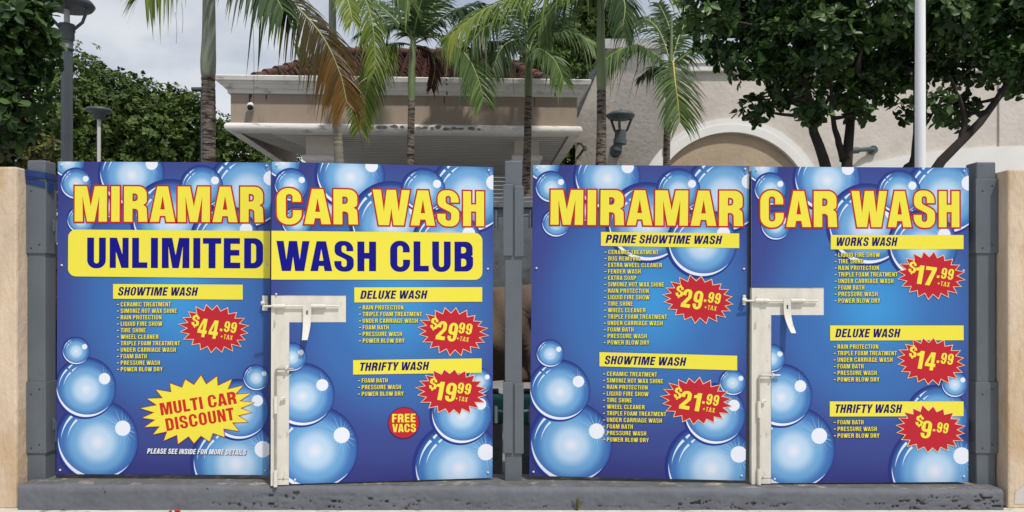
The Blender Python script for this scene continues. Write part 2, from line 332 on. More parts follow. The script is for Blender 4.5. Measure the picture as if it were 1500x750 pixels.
glyph('X', .68, [(0,0),(.2,.51),(.01,1),(.26,1),(.345,.72),(.43,1),(.67,1),(.48,.51),(.68,0),(.42,0),(.335,.29),(.25,0)])
glyph('Y', .67, [(0,1),(.22,.38),(.22,0),(.45,0),(.45,.38),(.67,1),(.43,1),(.335,.64),(.245,1)])
glyph('Z', .54, [(0,0),(0,.17),(.27,.81),(.02,.81),(.02,1),(.53,1),(.53,.83),(.26,.19),(.54,.19),(.54,0)])
glyph('K', .67, [(0,0),(0,1),(.23,1),(.23,.6),(.41,1),(.65,1),(.44,.56),(.67,0),(.42,0),(.29,.36),(.23,.24),(.23,0)])
glyph('1', .42, [(.17,0),(.17,.70),(0,.70),(0,.84),(.13,.88,.06),(.2,1),(.41,1),(.41,0)])
glyph('2', .58, [(0,.66),(0,1.015,.28),(.57,1.015,.28),(.57,.56,.17),(.27,.2,.02),(.57,.2),(.57,0),(0,0),(0,.19,.05),(.345,.6,.07),(.345,.86,.06),(.22,.86,.06),(.22,.66)])
glyph('4', .60, [(.31,0),(.31,.2),(0,.2),(0,.38),(.25,1),(.51,1),(.51,.38),(.6,.38),(.6,.2),(.51,.2),(.51,0)], [(.16,.38),(.31,.38),(.31,.78)])
glyph('7', .56, [(0,1),(.56,1),(.56,.84),(.33,0),(.09,0),(.33,.81),(0,.81)])
glyph('9', .57, [(.01,.28),(.01,-.015,.26),(.57,-.015,.28),(.57,1.015,.28),(0,1.015,.28),(0,.36,.22),(.355,.36),(.355,.13,.065),(.22,.13,.065),(.22,.28)], [(.215,.52,.065),(.215,.87,.065),(.355,.87,.065),(.355,.52,.065)])
glyph('.', .23, [(0,0),(0,.22),(.23,.22),(.23,0)])
glyph('-', .32, [(0,.36),(0,.54),(.32,.54),(.32,.36)])
glyph('+', .56, [(0,.36),(0,.56),(.18,.56),(.18,.75),(.38,.75),(.38,.56),(.56,.56),(.56,.36),(.38,.36),(.38,.17),(.18,.17),(.18,.36)])
SB = {'A': .012, 'T': .02, 'V': .01, 'W': .012, 'Y': .01, 'X': .01, 'L': .05, '7': .02}   # side bearings
def sb(ch): return SB.get(ch, .062)

def roundp(pts, seg):
    o = []
    n = len(pts)
    for i, p in enumerate(pts):
        v = Vector(p[:2]); r = p[2] if len(p) > 2 else 0
        if r <= 0: o.append(v); continue
        a = Vector(pts[i-1][:2])-v; b = Vector(pts[(i+1) % n][:2])-v; la, lb = a.length, b.length; a.normalize(); b.normalize()
        ang = a.angle(b); d = min(r/math.tan(ang/2), la*0.499 if len(pts[i-1]) > 2 else la*.95, lb*0.499 if len(pts[(i+1) % n]) > 2 else lb*.95); rr = d*math.tan(ang/2)
        c = v+(a+b).normalized()*(rr/math.sin(ang/2)); s, e = v+a*d-c, v+b*d-c
        tot = s.angle_signed(e, 0)
        for k in range(seg+1):
            t = -tot*k/seg; o.append(c+Vector((s.x*math.cos(t)-s.y*math.sin(t), s.x*math.sin(t)+s.y*math.cos(t))))
    q = []
    for v in o:
        if not q or (v-q[-1]).length > 1e-4: q.append(v)
    if (q[0]-q[-1]).length < 1e-4: q.pop()
    return q
def area(p): return sum(p[i-1].x*p[i].y-p[i].x*p[i-1].y for i in range(len(p)))/2
def offset(poly, d):
    """grow a closed outline by d (positive outwards), mitred with a limit"""
    n = len(poly); ccw = area(poly) > 0; o = []
    for i in range(n):
        e1 = (poly[i]-poly[i-1]).normalized(); e2 = (poly[(i+1) % n]-poly[i]).normalized()
        n1 = Vector((e1.y, -e1.x)); n2 = Vector((e2.y, -e2.x))
        if not ccw: n1, n2 = -n1, -n2
        m = n1+n2
        if m.length < 1e-4: m = n1.copy()
        m.normalize(); k = d/max(m.dot(n1), 0.09)
        turn = (e1.x*e2.y-e1.y*e2.x)*(1 if ccw else -1)
        if turn*d > 0: k = math.copysign(min(abs(k), abs(d)*1.8), d)
        o.append(poly[i]+m*k)
    return o
_gc = {}
def glyph_mesh(ch, seg, grow=0.0):
    key = (ch, seg, grow)
    if key not in _gc:
        loops = [roundp(c, seg) for c in G[ch][1]]
        if grow: loops = [offset(c, grow if i == 0 else -grow) for i, c in enumerate(loops)]
        if len(loops) > 1 and grow: loops = [loops[0]]+[l for i, l in enumerate(loops[1:]) if abs(area(l)) > 2e-3]
        vs_ = [v for l in loops for v in l]; tri = tessellate_polygon([[Vector((v.x, v.y, 0)) for v in l] for l in loops])
        if ch == '$':
            for y0, y1 in ((1.016+grow, 1.14+grow), (-.14-grow, -.016-grow)):
                o = len(vs_); w = grow
                vs_ += [Vector((.235-w, y0)), Vector((.375+w, y0)), Vector((.375+w, y1)), Vector((.235-w, y1))]; tri = list(tri)+[(o, o+1, o+2), (o, o+2, o+3)]
        _gc[key] = (vs_, tri)
    return _gc[key]
def run_width(s):
    x = 0; first = None
    for i, ch in enumerate(s):
        if ch == ' ': x += .30; continue
        x += (sb(ch) if i else 0)+G[ch][0]+(sb(ch) if i < len(s)-1 else 0)
    return x

# ------------------------------------------------------------------ gate leaves with printed sign panels
class Leaf:
    def __init__(s, bl, br, dl, dr, tl_y, label):
        A = P(bl[0], bl[1], dl); B = P(br[0], br[1], dr)
        s.W = (B-A).length; s.H = 1.831
        s.x = (B-A).normalized(); up = Vector((0,0,1)); s.z = (up-s.x*up.dot(s.x)).normalized(); s.y = s.z.cross(s.x)   # y goes into the scene
        s.o = A
        s.root = bpy.data.objects.new('gate_leaf', None); col.objects.link(s.root); s.root.empty_display_size = 0.2
        s.root.matrix_world = Matrix(((s.x.x, s.y.x, s.z.x, A.x), (s.x.y, s.y.y, s.z.y, A.y), (s.x.z, s.y.z, s.z.z, A.z), (0,0,0,1)))
        tag(s.root, label, 'gate', 'four sign-covered gate leaves')
    def uv(s, px, py):
        c = Vector((0, -DG, ZC)); d = Vector(((px-750)/F, 1, (HOR-py)/F))
        t = (s.o-c).dot(s.y)/d.dot(s.y); q = c+d*t-s.o
        return Vector((q.dot(s.x), q.dot(s.z)))

class Art:
    """flat print in the plane of a leaf; layers are 0.35 mm apart"""
    def __init__(s, leaf): s.leaf = leaf; s.v = []; s.f = []; s.mi = []; s.uvs = []; s.mats = []
    def m(s, key):
        if M[key] not in s.mats: s.mats.append(M[key])
        return s.mats.index(M[key])
    def tris(s, pts, tri, key, layer, uvs=None):
        o = len(s.v); y = -0.0004-0.00035*layer; i = s.m(key)
        s.v += [(p[0], y, p[1]) for p in pts]; s.uvs += [tuple(u) for u in uvs] if uvs else [(0, 0)]*len(pts)
        for t in tri:
            a, b, c = [Vector(pts[k][:2]) for k in t]
            if abs((b-a).cross(c-a)) < 1e-12: continue
            t = t if (b-a).cross(c-a) > 0 else (t[0], t[2], t[1])
            s.f.append([k+o for k in t]); s.mi.append(i)
    def poly(s, pts, key, layer, uvs=None):
        if len(pts) < 3: return
        s.tris(pts, tessellate_polygon([[Vector((p[0], p[1], 0)) for p in pts]]), key, layer, uvs)
    def text(s, txt, p0, p1, cap, key, layer, seg=4, slant=0.0, grow=0.0, fit=True, k=None, shift=(0, 0), raw=False):
        """p0, p1: ends of the baseline in photo pixels (or leaf metres when raw)"""
        if raw: A, B, sc = Vector(p0), Vector(p1), 1.0
        else: A = s.leaf.uv(*p0); B = s.leaf.uv(*p1); sc = (B-A).length/(Vector(p1)-Vector(p0)).length
        d = (B-A).normalized(); n = Vector((-d.y, d.x)); h = cap*sc; wid = run_width(txt)+slant*(1 if fit else 0)*.0
        kx = (B-A).length/wid if fit else k*h
        A = A+d*shift[0]*sc+n*shift[1]*sc
        x = 0
        for i, ch in enumerate(txt):
            if ch == ' ': x += .30; continue
            if i: x += sb(ch)
            vs_, tri = glyph_mesh(ch, seg, grow)
            s.tris([A+d*((x+v.x)*kx+slant*v.y*h)+n*(v.y*h) for v in vs_], tri, key, layer)
            x += G[ch][0]+sb(ch)
    def build(s, name, parent):
        me = bpy.data.meshes.new(name); me.from_pydata(s.v, [], s.f)
        for m in s.mats: me.materials.append(m)
        me.polygons.foreach_set('material_index', s.mi)
        ul = me.uv_layers.new(name='art'); ix = np.zeros(len(me.loops), int); me.loops.foreach_get('vertex_index', ix)
        ul.data.foreach_set('uv', np.array(s.uvs, float)[ix].ravel()); me.update()
        o = bpy.data.objects.new(name, me); col.objects.link(o); o.parent = parent
        return o

def clip(poly, rect):
    x0, y0, x1, y1 = rect
    for ax, val, sgn in ((0, x0, 1), (0, x1, -1), (1, y0, 1), (1, y1, -1)):
        o = []
        for i in range(len(poly)):
            a, b = poly[i-1], poly[i]; da, db = (a[ax]-val)*sgn, (b[ax]-val)*sgn
            if (da >= 0) != (db >= 0): t = da/(da-db); o.append((a[0]+(b[0]-a[0])*t, a[1]+(b[1]-a[1])*t))
            if db >= 0: o.append(b)
        poly = o
        if len(poly) < 3: return []
    return poly
def bubble(art, cu, cv, r, rect, layer, rays=True, seed=0):
    rr = random.Random(seed)
    def put(poly, key, ly, uv=False):
        q = clip([(cu+x*r, cv+y*r) for x, y in poly], rect)
        if len(q) >= 3: art.poly(q, key, layer+ly, [((x-cu)/r, (y-cv)/r) for x, y in q] if uv else None)
    n = 56
    put([(-.03+1.045*math.cos(2*math.pi*k/n), -.012+1.045*math.sin(2*math.pi*k/n)) for k in range(n)], 'rim_ink', 0)
    put([(math.cos(2*math.pi*k/n), math.sin(2*math.pi*k/n)) for k in range(n)], 'bubble', .12, True)
    def cres(a0, a1, ro, th, key='white_ink', m=22, pw=1.0, ly=.24):
        o = []; i_ = []
        for k in range(m+1):
            a = math.radians(a0+(a1-a0)*k/m); t = th*math.sin(math.pi*(k/m)**pw)
            o.append((ro*math.cos(a), ro*math.sin(a))); i_.append(((ro-t)*math.cos(a), (ro-t)*math.sin(a)))
        for k in range(m): put([o[k], o[k+1], i_[k+1], i_[k]], key, ly)
    cres(176, 322, .985, .085)
    def glint(a0, a1, ro, th, taper):
        m = 10
        for k in range(m):
            q = []
            for j in (k, k+1): 
                a = math.radians(a0+(a1-a0)*j/m); q.append((a, th*(1-taper*(j/m))))
            (aa, ta), (ab, tb) = q
            put([(ro*math.cos(aa), ro*math.sin(aa)), (ro*math.cos(ab), ro*math.sin(ab)), ((ro-tb)*math.cos(ab), (ro-tb)*math.sin(ab)), ((ro-ta)*math.cos(aa), (ro-ta)*math.sin(aa))], 'pale_ink', .24)
    glint(132, 112, .91, .065, 1); glint(137, 178, .91, .065, 1)
    glint(130, 112, .75, .055, 1); glint(136, 176, .75, .055, 1)
    hx, hy = .62, .30
    if rays:
        for k in range(26):
            a = 2*math.pi*k/26+rr.uniform(-.1,.1); ln = rr.uniform(.22,.56)
            ex, ey = hx+ln*math.cos(a), hy+ln*math.sin(a)
            while ex*ex+ey*ey > .96 and ln > .05: ln -= .03; ex, ey = hx+ln*math.cos(a), hy+ln*math.sin(a)
            w = .010; put([(hx-w*math.sin(a), hy+w*math.cos(a)), (hx+w*math.sin(a), hy-w*math.cos(a)), (ex, ey)], 'ray_ink', .3)
    put([(hx+.19*math.cos(2*math.pi*k/28), hy+.19*math.sin(2*math.pi*k/28)) for k in range(28)], 'white_ink', .36)

TOPB = [(15.8,-.2,24),(27.6,32,23.3),(35.5,84.8,21),(80,66,16),(111.4,16.8,48),(171,83,57.8),(284.8,39.5,56.7),(216.8,36,31.5),(252.6,112.7,49.9)]
LOWL = [(62,408,60.5),(44,331,44.8),(29,277,20.4)]
LOWR = [(270,439,64.5),(274,362,44.6),(299.6,315,19.2)]

def sign_leaf(leaf, cut=None):
    """gate frame, panel with printed art; cut = pixel corner (x, y top, y bottom of bar, x end of bar) of the L-shaped opening for the lock plate"""
    W, H = leaf.W, leaf.H; root = leaf.root
    b = MB(); t = .04
    for (x0, z0, x1, z1) in ((.02, .03, .06, H-.03), (W-.06, .03, W+(.022 if not cut else -.02), H-.03)): b.bb((x0, .006, z0), (x1, .046, z1))  # latch-side stile without cut runs past the panel, a dark strip standing for gap shade
    for z in (.03, H*.35, H*.62, H-.07): b.bb((.06, .007, z), (W-.06, .045, z+t))
    b.build('gate_frame', M['dark_steel'], root)
    if cut:
        uc, vt = leaf.uv(cut[0], cut[1]); ue, vb = leaf.uv(cut[3], cut[2])
        poly = [(0, vt), (ue, vt), (ue, vb), (uc, vb), (uc, 0), (W, 0), (W, H), (0, H)]
    else: uc = 0; vt = vb = ue = 0; poly = [(0, 0), (W, 0), (W, H), (0, H)]
    # panel: face with gradient, returns white
    n = len(poly); me = bpy.data.meshes.new('sign_panel')
    vs_ = [(x, 0, z) for x, z in poly]+[(x, .004, z) for x, z in poly]
    tri = tessellate_polygon([[Vector((x, z, 0)) for x, z in poly]])
    fs_ = []
    for tr in tri:
        p = [Vector(poly[k]) for k in tr]; fs_.append(tuple(tr) if (p[1]-p[0]).cross(p[2]-p[0]) > 0 else (tr[0], tr[2], tr[1]))
    nf = len(fs_)
    fs_ += [tuple(k+n for k in reversed(f)) for f in fs_[:nf]]+[(i, i+n, (i+1) % n+n, (i+1) % n) for i in range(n)]
    me.from_pydata(vs_, [], fs_); me.materials.append(M['panel']); me.materials.append(M['panel_edge'])
    me.polygons.foreach_set('material_index', [0]*nf+[1]*(len(fs_)-nf))
    ul = me.uv_layers.new(name='art'); ix = np.zeros(len(me.loops), int); me.loops.foreach_get('vertex_index', ix)
    uvs = np.array([(x/W, z/H) for x, _, z in vs_]); ul.data.foreach_set('uv', uvs[ix].ravel()); me.update()
    panel = bpy.data.objects.new('sign_panel', me); col.objects.link(panel); panel.parent = root
    sx = W/320.0; sy = H/458.0
    e = .0005
    for bubs, rect, sd_ in ((TOPB, (e, e, W-e, H-e), 10), (LOWL, (max(uc, 0)+e, e, W-e, H-e), 30), (LOWR, (e, e, W-e, H-e), 50)):
        art = Art(leaf)
        for i, (x, y, r) in enumerate(bubs): bubble(art, x*sx, H-y*sy, r*sx, rect, i*.45, seed=sd_+i)
        art.build('bubble_cluster', panel)
    # screws
    pts = [(6,5),(314,5),(7,152),(314,150),(6,452),(314,451)] if not cut else [(7,5),(313,5),(312,150),(34,452),(313,450),(7,188)]
    for x, y in pts:
        b = MB(); cu, cv = x*sx, H-y*sy
        for k in range(1):
            ring = [(cu+.0065*math.cos(a*math.pi/5), -.004, cv+.0065*math.sin(a*math.pi/5)) for a in range(10)]
            ring2 = [(cu+.004*math.cos(a*math.pi/5), -.0075, cv+.004*math.sin(a*math.pi/5)) for a in range(10)]
            base = [(p[0], -.0002, p[2]) for p in ring]
            b.add(base+ring+ring2, [(i, (i+1) % 10, (i+1) % 10+10, i+10) for i in range(10)]+[(i+10, (i+1) % 10+10, (i+1) % 10+20, i+20) for i in range(10)]+[tuple(range(20, 30))], 0, True)
        b.build('screw', M['white_metal'], panel)
    return panel

def heading(leaf, panel, words):
    a = Art(leaf)
    for w, p0, p1, cap in words:
        a.text(w, p0, p1, cap, 'red_line', 6.0, seg=8, grow=.044); a.text(w, p0, p1, cap, 'yellow', 6.5, seg=8)
    a.build('heading_lettering', panel)
def px_poly(leaf, pts): return [leaf.uv(*p) for p in pts]
def menu(leaf, panel, bar, t0, t1, title, lx, ly, dy, items, drift=(0, 0), slope=0.0, k=.0):
    a = Art(leaf); a.poly(px_poly(leaf, bar), 'yellow', 7)
    a.text(title, t0, t1, 12.4, 'navy_dark', 7.6, seg=4, slant=.20); o = a.build('menu_title', panel)
    b = Art(leaf)
    for i, it in enumerate(items):
        x = lx+drift[0]*i; y = ly+dy*i
        for key, sh, ly_, gr in (('black_ink', (.7, -.7), 7.0, -.02), ('yellow', (0, 0), 7.5, -.025)):
            b.text('-', (x-5.2, y), (x-2.6, y-.0), 6.5, key, ly_, seg=2, shift=sh)
            wpx = run_width(it)*87.0/run_width('TRIPLE FOAM TREATMENT'); b.text(it, (x, y), (x+wpx, y+slope*wpx), 6.5, key, ly_, seg=3, shift=sh, grow=gr)
    b.build('menu_list', panel)
def burst(n, rx, ry, inner, rot, seed=0):
    r = random.Random(seed); pts = []
    for i in range(2*n):
        a = math.pi*i/n; q = 1.0 if i % 2 == 0 else inner
        if i % 2 == 0: q *= r.uniform(.965, 1.03)
        x, y = rx*q*math.cos(a), ry*q*math.sin(a); pts.append(Vector((x*math.cos(rot)-y*math.sin(rot), x*math.sin(rot)+y*math.cos(rot))))
    return pts
def price(leaf, panel, c, rx, ry, dollars, dot=True, tax=True, seed=0):
    a = Art(leaf); C = leaf.uv(*c); s = (leaf.uv(c[0]+10, c[1])-C).length/10
    pts = burst(20, rx*s, ry*s, .77, math.radians(-7), seed)
    a.poly([C+p for p in offset(pts, .0036)], 'cream_line', 8.2); a.poly([C+p for p in pts], 'red', 8.6)
    rot = math.radians(-8)
    def tx(t, x0, x1, y, h, grow=0.0):
        f = lambda x, y_: C+Vector((x*math.cos(rot)-y_*math.sin(rot), x*math.sin(rot)+y_*math.cos(rot)))*s
        a.text(t, f(x0, y), f(x1, y), h*s, 'yellow', 9.0, seg=5, raw=True, slant=.04, grow=grow)
    if len(dollars) == 1:
        tx('$', -23, -12, 3, 14); tx(dollars, -14, 1, -13.5, 25); tx('.', 3.5, 7, -2, 14); tx('99', 9, 25.5, -2.5, 14.5)
    else:
        tall = 27
        if tax: tx('$', -34, -23.5, 0, 15.5); tx(dollars, -24, 6, -14.5, tall)
        else: tx('$', -33, -22.5, 2, 15); tx(dollars, -22, 7, -13, 26)
        yy = -2.0 if tax else -1
        if dot: tx('.', 8.5, 12, yy, 16); tx('99', 14, 32, yy, 15.5)
        else: tx('99', 7.5, 27, -1, 15.5)
        if tax:
            if dot: tx('+TAX', 10.5, 29, -13, 7.3, -.045)
            else: tx('+TAX', 6.5, 25, -12.5, 7.3, -.045)
    a.build('price_badge', panel)

LABELS = ['blue sign gate leaf reading UNLIMITED, with a yellow MULTI CAR DISCOUNT starburst',
          'blue sign gate leaf reading WASH CLUB with a red FREE VACS spot, swung slightly open',
          'blue sign gate leaf with the PRIME SHOWTIME WASH list and a 29.99 starburst',
          'blue sign gate leaf with WORKS WASH, DELUXE WASH and THRIFTY WASH at 9.99']
L1 = Leaf((82.5, 694.5), (394.5, 696), 4.53, 4.53, 237, LABELS[0])
L2 = Leaf((396.5, 710), (721.5, 700), 4.383, 4.557, 237, LABELS[1])
L3 = Leaf((775.5, 697), (1092, 704), 4.555, 4.50, 242, LABELS[2])
L4 = Leaf((1100.5, 708), (1418.5, 706), 4.47, 4.507, 244, LABELS[3])
p1 = sign_leaf(L1); p2 = sign_leaf(L2, (424, 432.5, 472, 507)); p3 = sign_leaf(L3); p4 = sign_leaf(L4, (1130, 421.5, 461.5, 1207))

SHOW = ['CERAMIC TREATMENT','SIMONIZ HOT WAX SHINE','RAIN PROTECTION','LIQUID FIRE SHOW','TIRE SHINE','WHEEL CLEANER','TRIPLE FOAM TREATMENT','UNDER CARRIAGE WASH','FOAM BATH','PRESSURE WASH','POWER BLOW DRY']
DELUXE = ['RAIN PROTECTION','TRIPLE FOAM TREATMENT','UNDER CARRIAGE WASH','FOAM BATH','PRESSURE WASH','POWER BLOW DRY']
THRIFT = ['FOAM BATH','PRESSURE WASH','POWER BLOW DRY']
# leaf 1
heading(L1, p1, [('MIRAMAR', (109.7,324.5), (386.3,325.6), 51.8)])
a = Art(L1); u0, v0 = L1.uv(100, 404.8); u1, v1 = L1.uv(100, 336.2); R_ = .046; W1 = L1.W-.0008
q = roundp([(u0, v0, R_), (u0, v1, R_), (W1, v1-.003), (W1, v0-.006)], 8); a.poly(q, 'yellow', 7)
a.text('UNLIMITED', (128,392.4), (385.6,393.3), 44.3, 'navy', 7.6, seg=8); a.build('club_banner', p1)
menu(L1, p1, [(166,437.6),(355.9,438.9),(355.9,417),(166,416)], (172.7,432.8), (288.2,433.3), 'SHOWTIME WASH', 177.2, 449, 9.5, SHOW)
price(L1, p1, (314,481.5), 50.5, 34.3, '44', seed=1)
a = Art(L1); C = L1.uv(289.5, 601); s_ = (L1.uv(299.5, 601)-C).length/10
pts = burst(22, 83*s_, 49*s_, .76, math.radians(8), 5)
a.poly([C+p for p in offset(pts, .004)], 'red_line', 8.2); a.poly([C+p for p in pts], 'yellow', 8.6)
a.text('MULTI CAR', (236.5,608.6), (347.5,591), 18.2, 'red_text', 9, seg=6); a.text('DISCOUNT', (244.8,631.4), (344.6,614.8), 18.4, 'red_text', 9, seg=6)
a.build('discount_badge', p1)
a = Art(L1)
for key, sh, ly_ in (('black_ink', (.8,-.8), 6.6), ('white_ink', (0,0), 7.2)): a.text('PLEASE SEE INSIDE FOR MORE DETAILS', (215.6,664.2), (360,666.2), 7.6, key, ly_, seg=3, slant=.2, shift=sh)
a.build('fine_print', p1)
# leaf 2
heading(L2, p2, [('CAR', (405.7,327.9), (524.5,328.8), 52.6), ('WASH', (546,329.6), (709,331.4), 51.6)])
a = Art(L2); R_ = .046
ul_, ur_, lr_, ll_ = L2.uv(396.5,338), L2.uv(706.6,341.3), L2.uv(706.6,410), L2.uv(396.5,409.6)
q = roundp([(.0008, ll_.y), (lr_.x, lr_.y, R_), (ur_.x, ur_.y, R_), (.0008, ul_.y)], 8); a.poly(q, 'yellow', 7)
a.text('WASH', (405,397), (551,397.4), 44.8, 'navy', 7.6, seg=8); a.text('CLUB', (571.5,397.6), (693,397.8), 44.2, 'navy', 7.6, seg=8); a.build('club_banner', p2)
menu(L2, p2, [(519.1,443),(706.3,441.9),(706.3,420.6),(519.1,421)], (527.5,437.9), (624,437.6), 'DELUXE WASH', 531.3, 453.6, 9.7, DELUXE)
price(L2, p2, (663.5,485.5), 50.5, 33.8, '29', dot=False, seed=2)
menu(L2, p2, [(517.3,548.6),(705.5,545.9),(705.5,524.9),(517.3,527.5)], (525.6,543.4), (626.5,541.9), 'THRIFTY WASH', 529.8, 560.5, 9.8, THRIFT, slope=-.008)
price(L2, p2, (661.8,573.5), 50.8, 33.2, '19', dot=False, seed=3)
a = Art(L2); C = L2.uv(591.5,619.4); s_ = (L2.uv(601.5,619.4)-C).length/10
for r, key, ly_ in ((23.2*s_, 'navy_dark', 7), (22.3*s_, 'red', 7.5)): a.poly([C+Vector((r*math.cos(2*math.pi*k/48), r*math.sin(2*math.pi*k/48))) for k in range(48)], key, ly_)
a.text('FREE', (574.3,618.8), (608.6,618.2), 12.6, 'yellow', 8, seg=4); a.text('VACS', (574.5,633), (609,632.4), 12.0, 'yellow', 8, seg=5); a.build('free_vacs_badge', p2)
# leaf 3
heading(L3, p3, [('MIRAMAR', (806.3,329.1), (1088.3,331.2), 51.6)])
menu(L3, p3, [(880.3,360.2),(1082.7,363.5),(1082.7,342),(880.3,339.7)], (886.8,356), (1055.5,357.7), 'PRIME SHOWTIME WASH', 891, 372.4, 9.45,
     ['CERAMIC TREATMENT','BUG REMOVAL','EXTRA WHEEL CLEANER','FENDER WASH','EXTRA SOAP']+SHOW[1:], drift=(-.09, 0), slope=.005)
price(L3, p3, (1022.5,438.6), 51.8, 34.2, '29', seed=4)
menu(L3, p3, [(878.1,536.5),(1079.7,542.5),(1079.7,521),(878.1,515.8)], (884.9,533.2), (1003,535.9), 'SHOWTIME WASH', 888.8, 550.6, 9.62, SHOW, slope=.017)
price(L3, p3, (1020,587.6), 51.4, 34.2, '21', seed=5)
# leaf 4
heading(L4, p4, [('CAR', (1113.6,332.4), (1226,332.6), 52), ('WASH', (1246.9,332.7), (1405,332.9), 52)])
menu(L4, p4, [(1216.7,365.3),(1411,365),(1411,344.3),(1216.7,344.3)], (1223.2,360.3), (1312.3,360.3), 'WORKS WASH', 1227.6, 376.5, 9.6, ['LIQUID FIRE SHOW','TIRE SHINE','RAIN PROTECTION','TRIPLE FOAM TREATMENT','UNDER CARRIAGE WASH','FOAM BATH','PRESSURE WASH','POWER BLOW DRY'])
price(L4, p4, (1363.5,403.6), 48.5, 33.8, '17', seed=6)
menu(L4, p4, [(1215.7,498.8),(1411.2,498.3),(1411.2,476.7),(1215.7,476.7)], (1223,494.1), (1316.5,494.1), 'DELUXE WASH', 1226.4, 511, 9.6, DELUXE)
price(L4, p4, (1363,529), 50, 33.8, '14', tax=False, seed=7)
menu(L4, p4, [(1215.2,610),(1411,609.5),(1411,587.9),(1215.2,587.9)], (1221.5,604.8), (1319,604.8), 'THRIFTY WASH', 1226.4, 621.6, 9.8, THRIFT)
price(L4, p4, (1362.5,628.8), 50, 33.6, '9', tax=False, seed=8)

# ---- white lock plates, bolts
def lock(leaf, px):
    """px: dict of pixel measures"""
    root = leaf.root; W = leaf.W; uv = leaf.uv
    x1 = uv(px['stile'], 600).x; ue = uv(px['bar_end'], px['top']).x; vt = uv(px['x0']+5, px['top']).y; vb = uv(px['stile'], px['bar_b']).y
    b = MB()
    b.bb((.001, .0022, -.004), (x1-.001, .036, vb)); b.bb((.001, .0024, vb), (ue-.001, .030, vt-.001))
    lip = uv(px['lip'], 600).x
    b.bb((.0005, -.004, -.006), (lip, .0020, vt-.0015)); b.bb((.004, .001, .028), (x1-.002, .0021, .030), 1)
    o = b.build('lock_plate', [M['white_metal'], M['dark_steel']], root, bevel=.0015)
    # horizontal slide bolt with two sleeves and a hanging flat handle
    b = MB(); y0, y1 = px['bolt']; vz = uv(*y0).y; yo = -.012
    b.tube([(uv(*y0).x, yo, vz), (uv(*y1).x, yo, uv(*y1).y)], .0058, 8)
    for s0, s1 in px['sleeves']: b.tube([(uv(s0, y0[1]).x, yo, vz), (uv(s1, y0[1]).x, yo, vz)], .0125, 10)
    sb_ = b.build('slide_bolt', [M['white_metal'], M['steel']], root)
    hx, hy0, hy1, hook, hw = px['handle']
    b = MB(); n = 12; vs_ = []; hu = uv(hx, hy0).x; va, vz1 = uv(hx, hy0).y, uv(hx, hy1).y; w = hw/F*4.45
    for k in range(n+1):
        t = k/n; z = va+(vz1-va)*t; out_ = -.020-.075*max(0, t-.25)**1.6; dx = hook/F*4.45*max(0, t-.45)**1.7*2.6; ww = w*(1-.35*t*t)
        for dy in (0, .004): vs_ += [(hu-ww/2+dx, out_+dy, z), (hu+ww/2+dx, out_+dy, z)]
    fs_ = []
    for k in range(n):
        a, c = 4*k, 4*k+4
        fs_ += [(a, a+1, c+1, c), (a+2, c+2, c+3, a+3), (a, c, c+2, a+2), (a+1, a+3, c+3, c+1)]
    fs_ += [(0, 2, 3, 1), (4*n, 4*n+1, 4*n+3, 4*n+2)]
    b.add(vs_, fs_, 0); sl = (hu, -.0212, va-.045); b.bb((sl[0]-.004, -.0225, sl[2]-.011), (sl[0]+.004, -.0190, sl[2]+.011), 1)
    b.build('bolt_handle', [M['white_metal'], M['dark_steel']], sb_)
    # drop bolt
    b = MB(); rx, ry, rend = px['drop']; u = uv(rx, ry); e = uv(rend, ry+1)
    b.tube([(u.x, -.014, -.012), (u.x, -.014, u.y-.012), (u.x+.006, -.015, u.y-.003), (u.x+.016, -.016, u.y), (e.x, -.018, e.y+.004)], .0062, 8, mi=1)
    for a0, a1 in px['dsl']: b.tube([(u.x, -.014, uv(rx, a0).y), (u.x, -.014, uv(rx, a1).y)], .0115, 10)
    st = uv(*px['stub']); b.tube([(st.x-.012, -.010, st.y), (st.x+.012, -.016, st.y+.003)], .008, 8); b.tube([(st.x-.01, .003, st.y-.004), (st.x-.01, -.018, st.y-.004)], .008, 8)
    b.tube([(e.x-.045, .003, e.y-.012), (e.x-.045, -.022, e.y-.004), (e.x-.04, -.024, e.y+.010), (e.x-.04, .003, e.y+.014)], .006, 8)
    b.build('drop_bolt', [M['white_metal'], M['steel']], root)
lock(L2, dict(x0=396, stile=424, bar_end=507, top=432.5, bar_b=472, lip=402.5, bolt=((386,448.5),(497,448.5)), sleeves=((400,418),(456,477)), handle=(450.5,446,497,-2,12), drop=(404.5,540,431), dsl=((580,605),(688,712)), stub=(416,583)))
lock(L4, dict(x0=1100, stile=1130, bar_end=1207, top=421.5, bar_b=461.5, lip=1112, bolt=((1089,440.5),(1197,440.5)), sleeves=((1105,1125),(1157,1177)), handle=(1151.5,438,487,5,11), drop=(1110.5,549.5,1141), dsl=((587,611),(686,709)), stub=(1118,587)))
def keeper(leaf, xa, xb, ya, yb):
    b = MB(); a, c = leaf.uv(xa, yb), leaf.uv(xb, ya)
    b.bb((a.x, -.022, a.y), (c.x, -.0015, c.y)); b.tube([(a.x-.004, -.02, (a.y+c.y)/2), (c.x+.002, -.02, (a.y+c.y)/2)], .012, 10)
    b.build('bolt_keeper', M['white_metal'], leaf.root, bevel=.004)
keeper(L1, 385.5, 393.8, 433, 455); keeper(L3, 1087, 1091.5, 432, 447)

